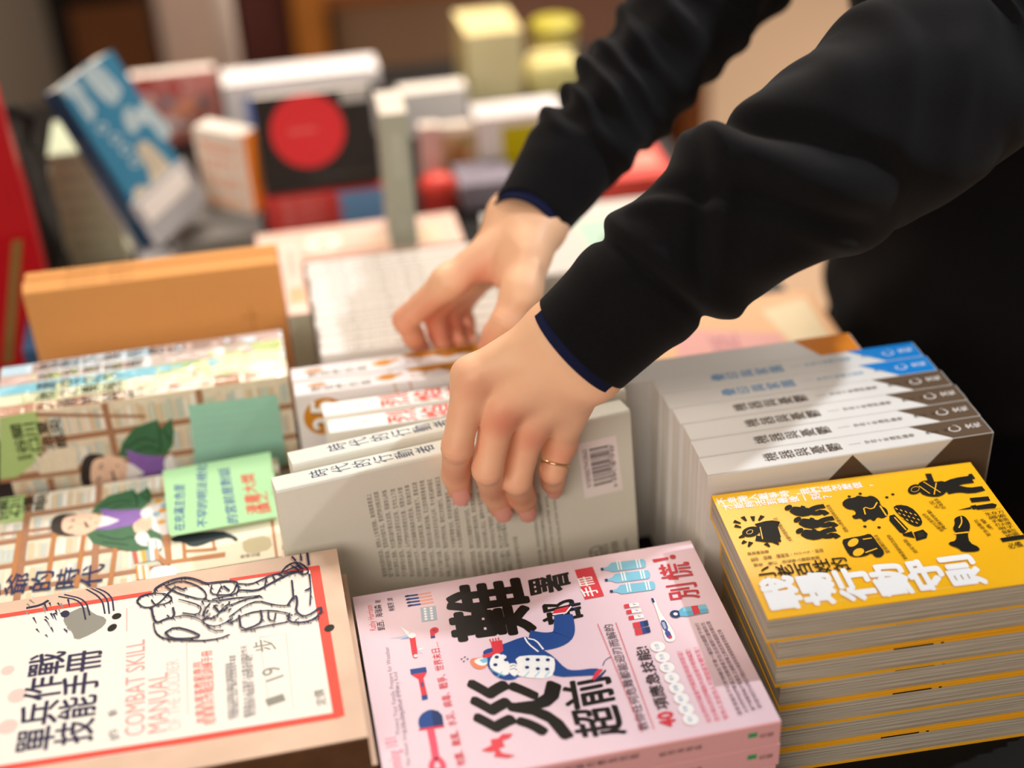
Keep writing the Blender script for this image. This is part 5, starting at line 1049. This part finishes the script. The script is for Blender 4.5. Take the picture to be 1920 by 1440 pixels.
def A(px, k): return np.array(at_d(px, k))
def AY(px, y): return np.array(at_y(px, y))
def hand(palm, fingers, tendons, warm, lo, hi, res=0.0011, kpalm=0.012, extra=None):
    """palm: list of tapered segments (a, b, ra, rb); fingers: lists of joints with radii; returns vertices, faces and a warmth value"""
    f = Field(lo, hi, res); P = None
    for a, b, ra, rb in palm:
        d = f.cone(a, b, ra, rb); P = d if P is None else smin(P, d, kpalm)
    for a, b, ra, rb in tendons:
        P = smin(P, f.cone(a, b, ra, rb), 0.007)
    tot = P
    for J in fingers:
        F = None
        for (p, r), (q, r2) in zip(J, J[1:]):
            d = f.cone(p, q, r, r2); F = d if F is None else smin(F, d, 0.0035)
        p0, pj = np.array(J[0][0]), np.array(J[1][0])          # knuckle creases at the middle joint
        ax_ = (np.array(J[2][0]) - p0); ax_ = ax_ / np.linalg.norm(ax_)
        s_ = (f.X - pj[0])*ax_[0] + (f.Y - pj[1])*ax_[1] + (f.Z - pj[2])*ax_[2]
        r_ = np.sqrt((f.X - pj[0])**2 + (f.Y - pj[1])**2 + (f.Z - pj[2])**2)
        F = F + 0.00030*np.exp(-(s_/0.0055)**2)*np.exp(-(r_/0.016)**2)*np.sin(2*np.pi*s_/0.0042)
        tot = np.minimum(smin(tot, F, 0.0015), smin(P, F, 0.009))
    if extra: tot = extra(f, tot)
    V, Fc = f.mesh(tot); V = relax(V, Fc, 2, 0.4)
    w = np.zeros(len(V))
    for c, r, a in warm: w = np.maximum(w, a*np.exp(-(np.linalg.norm(V - np.array(c), axis=1)/r)**2))
    return V, Fc, w

# near (left) hand: draped over the top edge of the grey-green book, fingertips on its cover
def cov(px, off):     # point on the held cover, lifted off towards the viewer
    M = held.matrix_world; n = np.array([M[i][2] for i in range(3)]); o = np.array([M[i][3] for i in range(3)]) + n*(TH + off)
    d = ray(px); return CAM + d*(((o - CAM) @ n)/(d @ n))
I_m, I_p, I_d, I_t = AY((884, 706), 0.222), AY((857, 838), 0.205), cov((854, 888), 0.0130), cov((861, 918), 0.0094)
M_m, M_p, M_d, M_t = AY((936, 766), 0.215), AY((914, 880), 0.202), cov((926, 922), 0.0135), cov((938, 950), 0.0096)
R_m, R_p, R_d, R_t = AY((992, 798), 0.222), AY((969, 900), 0.210), cov((979, 932), 0.0128), cov((985, 950), 0.0094)
P_m, P_p, P_d, P_t = AY((1050, 826), 0.234), AY((1037, 884), 0.224), cov((1037, 902), 0.0108), cov((1038, 910), 0.0082)
wr_r, wr_u, wr_c = A((1060, 616), 0.945), A((1112, 690), 0.945), A((1086, 650), 0.942)
fr_r, fr_u = A((1168, 548), 0.948), A((1190, 580), 0.948)
t_cmc, t_mcp, t_ip, t_tip = A((1010, 622), 0.965), A((930, 690), 0.998), A((899, 736), 1.056), AY((880, 762), 0.3080)
nearV = hand([(wr_r, wr_u, 0.0215, 0.0200), (wr_r, fr_r, 0.0215, 0.023), (wr_u, fr_u, 0.0200, 0.023), (A((1022, 634), 0.946), I_m, 0.0170, 0.0128), (A((1047, 656), 0.942), M_m, 0.0180, 0.0128), (A((1075, 680), 0.942), R_m, 0.0175, 0.0120), (A((1094, 702), 0.946), P_m, 0.0168, 0.0110), (wr_c, (I_m + R_m)/2, 0.019, 0.010), (A((1030, 640), 0.955), t_mcp, 0.018, 0.0145)],
    [[(I_m, 0.0124), (I_p, 0.0104), (I_d, 0.0098), (I_t, 0.0084)], [(M_m, 0.0124), (M_p, 0.0104), (M_d, 0.0098), (M_t, 0.0086)], [(R_m, 0.0118), (R_p, 0.0102), (R_d, 0.0094), (R_t, 0.0084)], [(P_m, 0.0108), (P_p, 0.0092), (P_d, 0.0084), (P_t, 0.0074)], [(t_mcp, 0.0145), (t_ip, 0.0112), (t_tip, 0.0088), (t_tip + [0.0, 0.002, 0.003], 0.0078)]],
    [(wr_c + (M_m - wr_c)*0.25 + [0, -0.0135, 0.004], M_m + [0, -0.0035, 0.003], 0.0028, 0.0034), (wr_c + (I_m - wr_c)*0.35 + [0, -0.0115, 0.005], I_m + [0, -0.003, 0.004], 0.0026, 0.0034), (wr_c + (R_m - wr_c)*0.35 + [0, -0.0135, 0.002], R_m + [0, -0.0035, 0.002], 0.0026, 0.0032), (wr_c + (P_m - wr_c)*0.4 + [0, -0.0125, 0.0], P_m + [0, -0.003, 0.002], 0.0024, 0.0030)]
    + [(k + [0, -0.0056, 0.0030], k + [0.0005, -0.0064, 0.000], 0.0080, 0.0076) for k in (I_m, M_m, R_m, P_m)],
    [(I_m + [0, -0.01, 0], 0.014, 0.6), (M_m + [0, -0.012, -0.002], 0.015, 0.95), (R_m + [0, -0.012, -0.002], 0.013, 0.8), (P_m + [0, -0.01, -0.002], 0.013, 0.75), (I_p, 0.013, 0.75), (M_p, 0.012, 0.6), (R_p, 0.012, 0.6), (P_p, 0.012, 0.6), (I_t, 0.014, 0.95), (M_t, 0.014, 1.0), (R_t, 0.014, 1.0), (P_t, 0.013, 1.0), ((I_m + I_p)/2, 0.02, 0.4), ((I_p + I_t)/2, 0.02, 0.55), ((M_p + M_t)/2, 0.02, 0.6), ((R_p + R_t)/2, 0.02, 0.6), ((M_m + M_p)/2, 0.02, 0.4), ((R_m + R_p)/2, 0.02, 0.4)],  # redness of joints and tips; points between joints put finger shade into the colour
    np.minimum.reduce([I_t, P_t, M_t, fr_r, fr_u, t_tip, I_p, wr_u]) - 0.032, np.maximum.reduce([I_m, fr_r, fr_u, t_tip, P_t, wr_u, wr_r]) + 0.032)
# far (right) hand: pinches the glossy white book, thumb nearest the viewer
i_m, i_p, i_d, i_t = A((842, 528), 1.135), A((760, 600), 1.150), A((776, 632), 1.165), AY((789, 652), 0.4255)
m_m, m_p, m_d, m_t = A((872, 522), 1.165), A((812, 586), 1.180), A((822, 626), 1.185), AY((832, 650), 0.4270)
r_m, r_p, r_d, r_t = A((895, 518), 1.195), A((842, 580), 1.205), A((852, 618), 1.205), AY((862, 646), 0.4330)
p_m, p_p, p_d, p_t = A((915, 512), 1.220), A((866, 574), 1.225), A((874, 606), 1.222), AY((880, 636), 0.4420)
h_c, h_m, h_i, h_t = A((1010, 462), 1.118), A((978, 545), 1.105), A((948, 606), 1.100), AY((916, 648), 0.3580)
w0, w1, w2, w3 = A((964, 404), 1.150), A((1016, 424), 1.138), A((1044, 338), 1.160), A((1058, 350), 1.150)
farV = hand([(w0, w1, 0.0195, 0.0185), (w0, w2, 0.0195, 0.021), (w1, w3, 0.0185, 0.021), (A((975, 432), 1.135), i_m, 0.0175, 0.0125), (A((958, 420), 1.155), m_m, 0.0175, 0.0125), (A((952, 420), 1.175), r_m, 0.0165, 0.0115), (A((950, 425), 1.19), p_m, 0.015, 0.0105), (A((1000, 440), 1.130), h_m, 0.0185, 0.0150), (A((985, 440), 1.14), A((925, 500), 1.14), 0.0185, 0.0125), (A((990, 470), 1.12), A((950, 520), 1.125), 0.016, 0.0105)],
    [[(i_m, 0.0125), (i_p, 0.0102), (i_d, 0.0088), (i_t, 0.0075)], [(m_m, 0.0120), (m_p, 0.0100), (m_d, 0.0088), (m_t, 0.0075)], [(r_m, 0.0112), (r_p, 0.0094), (r_d, 0.0084), (r_t, 0.0072)], [(p_m, 0.0102), (p_p, 0.0084), (p_d, 0.0076), (p_t, 0.0066)], [(h_m, 0.0148), (h_i, 0.0122), ((h_i + h_t)/2, 0.0112), (h_t, 0.0086)]],
    [(A((985, 470), 1.105), A((972, 560), 1.092), 0.0026, 0.003), (A((1005, 500), 1.10), A((985, 560), 1.094), 0.0022, 0.0026), (i_m + [-0.003, -0.004, 0.002], i_m + [-0.004, -0.003, 0.003], 0.0086, 0.0082)],
    [(i_p, 0.020, 0.8), (i_d, 0.018, 0.9), (i_t, 0.02, 1.0), ((i_m + i_p)/2 + [0, -0.006, -0.008], 0.022, 0.75), (m_p, 0.03, 1.0), (m_d, 0.03, 1.0), (r_d, 0.03, 1.0), (h_i, 0.016, 0.4), (h_t, 0.022, 0.8), (A((905, 522), 1.13), 0.022, 0.7)],
    np.minimum.reduce([i_p, i_t, p_t, h_t, w2, w3, h_c, w1]) - 0.035, np.maximum.reduce([i_m, p_m, p_p, w2, w3, w0, h_c, w1]) + 0.035)

PERSON_O = np.array([0.665, 0.56, -0.75])
person = empty('person', Matrix.Translation(PERSON_O), 'person in a black sweater leaning over the table, leafing through books with both hands', 'person')
skin = bpy.data.materials.new('skin'); skin.use_nodes = True; nt = skin.node_tree; b = nt.nodes['Principled BSDF']
at = nt.nodes.new('ShaderNodeAttribute'); at.attribute_name = 'blush_shade'; mx = nt.nodes.new('ShaderNodeMix'); mx.data_type = 'RGBA'
mx.inputs[6].default_value = lin('#f4c29c') + (1,); mx.inputs[7].default_value = lin('#dc876b') + (1,)
no = nt.nodes.new('ShaderNodeTexNoise'); no.inputs['Scale'].default_value = 60; no.inputs['Detail'].default_value = 3; tc = nt.nodes.new('ShaderNodeTexCoord'); nt.links.new(tc.outputs['Object'], no.inputs['Vector'])
ma = nt.nodes.new('ShaderNodeMath'); ma.operation = 'MULTIPLY_ADD'; ma.inputs[1].default_value = 0.28; nt.links.new(no.outputs['Fac'], ma.inputs[0]); sb = nt.nodes.new('ShaderNodeMath'); sb.operation = 'SUBTRACT'; sb.inputs[1].default_value = 0.13; nt.links.new(at.outputs['Fac'], sb.inputs[0]); nt.links.new(sb.outputs[0], ma.inputs[2]); ma.use_clamp = True
nt.links.new(ma.outputs[0], mx.inputs[0]); nt.links.new(mx.outputs[2], b.inputs['Base Color'])
b.inputs['Roughness'].default_value = 0.48; b.inputs['Specular IOR Level'].default_value = 0.35; b.inputs['Subsurface Weight'].default_value = 0.12; b.inputs['Subsurface Radius'].default_value = (0.012, 0.005, 0.003); b.inputs['Subsurface Scale'].default_value = 0.35
n2 = nt.nodes.new('ShaderNodeTexNoise'); n2.inputs['Scale'].default_value = 900; bp = nt.nodes.new('ShaderNodeBump'); bp.inputs['Strength'].default_value = 0.12; bp.inputs['Distance'].default_value = 0.0006; nt.links.new(tc.outputs['Object'], n2.inputs['Vector']); nt.links.new(n2.outputs['Fac'], bp.inputs['Height']); nt.links.new(bp.outputs['Normal'], b.inputs['Normal'])

# arms: paths from cuff to shoulder
sh_n, sh_f = np.array([0.655, 0.405, 0.585]), np.array([0.655, 0.715, 0.590])
near_path = [A((1092, 643), 0.945), A((1200, 543), 0.938), A((1300, 460), 0.930), A((1405, 392), 0.924), A((1545, 300), 0.925), A((1700, 190), 0.945), A((1850, 60), 0.99), sh_n]
near_rad = [0.0400, 0.0430, 0.0485, 0.0540, 0.0625, 0.069, 0.073, 0.078]
far_path = [A((990, 412), 1.140), A((1062, 312), 1.152), A((1132, 228), 1.165), A((1200, 148), 1.180), A((1262, 68), 1.195), A((1320, -10), 1.215), A((1400, -110), 1.25), sh_f]
far_rad = [0.0315, 0.0365, 0.0415, 0.0450, 0.0495, 0.054, 0.060, 0.075]
# body: torso, neck and head in one coarse field, hands and forearms in fine fields, one mesh
f = Field((0.38, 0.20, -0.10), (0.86, 0.90, 1.02), 0.008)
B = f.ball((0.665, 0.56, 0.10), 1.0, (0.115, 0.165, 0.20)); B = smin(B, f.ball((0.655, 0.56, 0.42), 1.0, (0.110, 0.160, 0.22)), 0.08)
B = smin(B, f.cone(sh_n, sh_f, 0.052, 0.052), 0.06); B = smin(B, f.cone((0.65, 0.56, 0.60), (0.615, 0.56, 0.735), 0.056, 0.050), 0.04)
H = f.ball((0.585, 0.56, 0.845), 1.0, (0.095, 0.074, 0.110)); H = smin(H, f.ball((0.545, 0.56, 0.785), 1.0, (0.052, 0.052, 0.060)), 0.03)
H = smin(H, f.cone((0.487, 0.56, 0.842), (0.470, 0.56, 0.812), 0.009, 0.014), 0.014)
for s_ in (-1, 1): H = smin(H, f.ball((0.600, 0.56 + s_*0.078, 0.835), 1.0, (0.020, 0.008, 0.032)), 0.006); H = np.maximum(H, -f.ball((0.490, 0.56 + s_*0.031, 0.852), 0.012, (0.7, 1.3, 0.7)))
H = np.maximum(H, -f.ball((0.488, 0.56, 0.783), 0.010, (0.5, 2.2, 0.35)))
B = smin(B, H, 0.02)
for pth, rad in ((near_path, near_rad), (far_path, far_rad)):
    for k in range(4, len(pth) - 1): B = smin(B, f.cone(pth[k], pth[k+1], rad[k]*0.72, rad[k+1]*0.70), 0.03)
bV, bF = f.mesh(B); bV = relax(bV, bF, 2, 0.5)
VV, FF, WW = [], [], []; off = 0
for V, Fc, w in (nearV, farV, (bV, bF, np.full(len(bV), 0.1))):
    VV.append(V - PERSON_O); FF.append(Fc + off); WW.append(w); off += len(V)
fore = MB()       # forearms under the sleeves, from the wrists to the elbows
for ends, pth, rad in ((((fr_r + fr_u)/2), near_path, near_rad), (((w2 + w3)/2), far_path, far_rad)):
    fore.tube([Vector(ends - PERSON_O)] + [Vector(p - PERSON_O) for p in pth[2:5]], [0.026, rad[2]*0.70, rad[3]*0.72, rad[4]*0.74], skin, 20)
VV.append(np.array(fore.v)); FF_extra = [tuple(i + off for i in q) for q in fore.f]; WW.append(np.full(len(fore.v), 0.1))
me = bpy.data.meshes.new('body'); me.from_pydata(np.concatenate(VV).tolist(), [], [tuple(q) for q in np.concatenate(FF).tolist()] + FF_extra); me.materials.append(skin)
at_ = me.attributes.new('blush_shade', 'FLOAT', 'POINT'); at_.data.foreach_set('value', np.concatenate(WW).astype(np.float32)); me.polygons.foreach_set('use_smooth', [True]*len(me.polygons)); me.update()
body = bpy.data.objects.new('body', me); COL.objects.link(body); body.parent = person

# fingernails (near hand) and the ring on the little finger
NAIL = mat('fingernail', '#e8a596', 0.28, 0.5, 0.05, 200, coat=0.3)
def nail(d, t, r, w, l, tilt=0.0):
    ax_ = Vector(t - d).normalized(); nrm = Vector(CAM - t); nrm = (nrm - ax_*nrm.dot(ax_)).normalized(); sd = ax_.cross(nrm); nrm = (nrm*math.cos(tilt) + sd*math.sin(tilt)).normalized(); sd = ax_.cross(nrm)
    q = MB(); rows = []
    c = Vector(t) + ax_*(r*0.35)
    for lay in (0.00045, -0.0004):
        for i in range(9):
            s_ = i/8; hw = w/2*(1 - 0.25*(1 - s_)**2)*(1 if s_ < 0.75 else math.sqrt(max(0.05, 1 - ((s_ - 0.75)/0.27)**2)))
            row = []
            for j in range(9):
                x = (j/8*2 - 1)*hw; rr = r*1.02; h = math.sqrt(max(rr*rr - x*x, (rr*0.3)**2)) + lay - 0.25*r*(max(0, s_ - 0.45))**2
                row.append(Vector(c) + ax_*(l*(s_ - 0.62)) + sd*x + nrm*h - Vector(PERSON_O))
            rows.append(row)
    q.loft(rows[:9], NAIL, closed=False); q.loft(list(reversed(rows[9:])), NAIL, closed=False)
    rim = [rows[0]] + []
    return q.build('fingernail', person, smooth=True)
for d, t, r in ((I_d, I_t, 0.0084), (M_d, M_t, 0.0086), (R_d, R_t, 0.0084), (P_d, P_t, 0.0074)): nail(d, t, r, r*1.55, r*1.75)
nail(i_d, i_t, 0.0075, 0.0115, 0.0125)
RG = mat('gold_ring', '#d9b48a', 0.2, 0.5, 0.03, 50, metal=0.9)
ax_ = Vector(P_p - P_m).normalized(); a_ = ax_.cross(Vector((0, 0, 1))).normalized(); b_ = ax_.cross(a_); c_ = Vector(P_m + (P_p - P_m)*0.72 - PERSON_O); rr = 0.0104
q = MB(); q.tube([c_ + rr*(math.cos(t)*a_ + math.sin(t)*b_) for t in np.linspace(0, 2*math.pi, 49)], 0.0011, RG, 8, caps=False); q.build('ring', person, smooth=True)['label'] = 'thin gold ring on the little finger'

# sweater: two folded sleeves and the trunk
KNIT = bpy.data.materials.new('black_knit'); KNIT.use_nodes = True; nt = KNIT.node_tree; b = nt.nodes['Principled BSDF']
tc = nt.nodes.new('ShaderNodeTexCoord'); no = nt.nodes.new('ShaderNodeTexNoise'); no.inputs['Scale'].default_value = 700; no.inputs['Detail'].default_value = 4; nt.links.new(tc.outputs['Object'], no.inputs['Vector'])
rp = nt.nodes.new('ShaderNodeValToRGB'); rp.color_ramp.elements[0].color = lin('#070708') + (1,); rp.color_ramp.elements[1].color = lin('#151417') + (1,); nt.links.new(no.outputs['Fac'], rp.inputs['Fac']); nt.links.new(rp.outputs['Color'], b.inputs['Base Color'])
b.inputs['Roughness'].default_value = 0.92; b.inputs['Specular IOR Level'].default_value = 0.12; b.inputs['Sheen Weight'].default_value = 0.03; b.inputs['Sheen Roughness'].default_value = 0.5
bp = nt.nodes.new('ShaderNodeBump'); bp.inputs['Strength'].default_value = 0.25; bp.inputs['Distance'].default_value = 0.0008; nt.links.new(no.outputs['Fac'], bp.inputs['Height']); nt.links.new(bp.outputs['Normal'], b.inputs['Normal'])
NAVYK = mat('navy_cuff', '#191d3a', 0.85, 0.15, 0.2, 400, bump=0.3)
def spline(P, R, n):
    P = np.array(P); R = np.array(R); m = len(P); out = []; rad = []
    for t in np.linspace(0, m - 1 - 1e-6, n):
        i = int(t); u = t - i; p0, p1, p2, p3 = P[max(i-1, 0)], P[i], P[i+1], P[min(i+2, m-1)]; r0, r1, r2, r3 = R[max(i-1, 0)], R[i], R[i+1], R[min(i+2, m-1)]
        h = lambda a, b_, c, d: 0.5*((2*b_) + (-a + c)*u + (2*a - 5*b_ + 4*c - d)*u*u + (-a + 3*b_ - 3*c + d)*u**3)
        out.append(h(p0, p1, p2, p3)); rad.append(h(r0, r1, r2, r3))
    return np.array(out), np.array(rad)
def sleeve(mb, path, rad, disp, m, n=240, k=84, cut=None, skew=0.0):
    P, R = spline(path, rad, n); T = np.gradient(P, axis=0); T /= np.linalg.norm(T, axis=1)[:, None]; s = np.concatenate([[0], np.cumsum(np.linalg.norm(np.diff(P, axis=0), axis=1))])
    rings = []
    for i in range(n):
        if cut and s[i] > cut: break
        c = CAM - P[i]; c = c - T[i]*(c @ T[i]); c /= np.linalg.norm(c); d = np.cross(T[i], c); row = []
        for j in range(k):
            th = 2*math.pi*j/k; rr = R[i] + disp(s[i], th); sk = skew*math.cos(th)*max(0, 1 - s[i]/0.08)
            row.append(P[i] + T[i]*sk*R[i] + rr*(math.cos(th)*c + math.sin(th)*d) - PERSON_O)
        rings.append(row)
    # fold the hem inwards
    c0 = np.mean(rings[0], axis=0); inn = [[c0 + (p - c0)*0.93 - T[0]*-0.000 for p in rings[0]], [c0 + (p - c0)*0.90 + T[0]*0.02 for p in rings[0]]]
    mb.loft([list(map(tuple, r)) for r in reversed(inn)] + [list(map(tuple, r)) for r in rings], m)
def g(x, c, w): return math.exp(-((x - c)/w)**2)
def ridge(x): return (0.5 + 0.5*math.cos(2*math.pi*x))**1.6
def sm(x, a, b_): t = min(1, max(0, (x - a)/(b_ - a))); return t*t*(3 - 2*t)
def near_disp(s, th):
    y = math.sin(th); c = math.cos(th)       # y > 0 / < 0: the two silhouettes, c > 0 faces the viewer
    d = 0.0018*g(s, 0.046 + 0.006*y, 0.010) - 0.0052*g(s, 0.064 + 0.008*y + 0.004*c, 0.0050) + 0.0062*g(s, 0.079 + 0.012*y, 0.011)
    lo = 1 - 0.75*sm(y, 0.0, 0.8)
    d += lo*0.0125*g(s, 0.150 + 0.035*y*(1 if y > 0 else 0.6) + 0.012*c, 0.016) - lo*0.0110*g(s, 0.176 + 0.040*y*(1 if y > 0 else 0.6) + 0.012*c, 0.010)
    d += lo*(0.0065*g(s, 0.118 - 0.034*y, 0.009) - 0.0050*g(s, 0.101 - 0.034*y, 0.007))*(0.4 + 0.6*abs(c)) + 0.0050*g(s, 0.128 + 0.050*y, 0.008)*sm(c, 0.0, 0.7) - 0.0040*g(s, 0.142 + 0.050*y, 0.007)*sm(c, 0.0, 0.7)
    d += lo*(0.0040*ridge((s + 0.030*y + 0.012*math.sin(2*th))/0.046)*sm(s, 0.19, 0.24) - 0.0018*sm(s, 0.19, 0.24))
    d += 0.0024*math.sin(3*th + 40*s)*sm(s, 0.07, 0.12) + 0.0014*math.sin(5*th - 70*s + 1.0)*sm(s, 0.08, 0.12)
    return d
def far_disp(s, th):
    y = math.sin(th); c = math.cos(th); on = sm(s, 0.055, 0.085)
    s2 = s + 0.007*math.sin(s*47 + 0.5); lf = 1 - 0.72*sm(y, -0.3, 0.7)
    d = 0.0015*g(s, 0.045, 0.016) + on*lf*(0.0098 + 0.0030*math.sin(s*31 + 1.0 + th))*(ridge((s2 + 0.014*c + 0.010*y + 0.005*math.sin(2*th + 9*s))/0.0300) - 0.40)
    d += on*0.0030*math.sin(2*th + 75*s) + on*0.0016*math.sin(4*th - 95*s + 0.7) + 0.0030*g(s, 0.074 + 0.014*y, 0.010)
    return d
sw = MB()
sleeve(sw, near_path, near_rad, near_disp, KNIT, skew=-0.16); sleeve(sw, far_path, far_rad, far_disp, KNIT, skew=0.36)
f = Field((0.44, 0.26, -0.16), (0.86, 0.86, 0.74), 0.007)
B = f.ball((0.665, 0.56, 0.08), 1.0, (0.138, 0.198, 0.26)); B = smin(B, f.ball((0.655, 0.56, 0.42), 1.0, (0.132, 0.190, 0.25)), 0.08)
B = smin(B, f.cone(sh_n, sh_f, 0.074, 0.074), 0.07); B = smin(B, f.cone((0.648, 0.56, 0.60), (0.628, 0.56, 0.68), 0.070, 0.064), 0.03)
B = np.maximum(B, -(f.Z + 0.10)); B = B + 0.004*np.sin(f.Z*60 + f.Y*25)*np.sin(f.Y*40)
V, Fc = f.mesh(B); V = relax(V, Fc, 2, 0.5)
sw.add(V - PERSON_O, Fc.tolist(), KNIT); sw.build('sweater', person, smooth=True)
for path, rad, skw in ((near_path, near_rad, -0.16), (far_path, far_rad, 0.36)):
    P, R = spline(path, rad, 240); t = (P[0] - P[1]) / np.linalg.norm(P[0] - P[1]); cp = MB()
    sleeve(cp, [P[0] + t*0.0072, P[0], P[2], P[6], P[10]], [R[0]*0.945, R[0]*0.945, R[2]*0.94, R[6]*0.92, R[10]*0.91], lambda s, th: 0.0, NAVYK, n=16, k=64, skew=skw)
    cp.build('shirt_cuff', person, smooth=True)['label'] = 'dark navy shirt cuff showing under the sleeve'
# trousers, shoes, hair
TRO = mat('black_trousers', '#0f0e0f', 0.9, 0.12, 0.2, 200, bump=0.2)
f = Field((0.48, 0.28, -0.745), (0.86, 0.86, 0.06), 0.009); B = f.ball((0.668, 0.56, -0.06), 1.0, (0.128, 0.185, 0.12))
for yy in (0.475, 0.645): B = smin(B, f.cone((0.668, yy, -0.08), (0.66, yy, -0.40), 0.094, 0.068), 0.05); B = smin(B, f.cone((0.66, yy, -0.40), (0.668, yy, -0.715), 0.068, 0.054), 0.03)
B = np.maximum(B, -(f.Z + 0.71)); B = np.maximum(B, f.Z + 0.02)
V, Fc = f.mesh(B); q = MB(); q.add(relax(V, Fc, 2) - PERSON_O, Fc.tolist(), TRO); q.build('trousers', person, smooth=True)
SHO = mat('dark_shoe', '#171515', 0.5, 0.3, 0.1, 60)
for yy in (0.475, 0.645):
    f = Field((0.46, yy - 0.08, -0.76), (0.80, yy + 0.08, -0.62), 0.006); B = smin(f.ball((0.665, yy, -0.705), 1.0, (0.062, 0.042, 0.045)), f.ball((0.585, yy, -0.722), 1.0, (0.085, 0.046, 0.030)), 0.03); B = np.maximum(B, -(f.Z + 0.748))
    V, Fc = f.mesh(B); q = MB(); q.add(V - PERSON_O, Fc.tolist(), SHO); q.build('shoe', person, smooth=True)
f = Field((0.46, 0.44, 0.72), (0.72, 0.68, 1.0), 0.006); B = f.ball((0.597, 0.56, 0.862), 1.0, (0.100, 0.083, 0.108)); B = np.maximum(B, -f.ball((0.535, 0.56, 0.810), 1.0, (0.075, 0.075, 0.080))); B = np.maximum(B, 0.775 - f.Z); B = B + 0.002*np.sin(f.Y*300 + f.Z*60)
V, Fc = f.mesh(B); q = MB(); q.add(V - PERSON_O, Fc.tolist(), mat('black_hair', '#15110f', 0.5, 0.4, 0.3, 300)); q.build('hair', person, smooth=True)
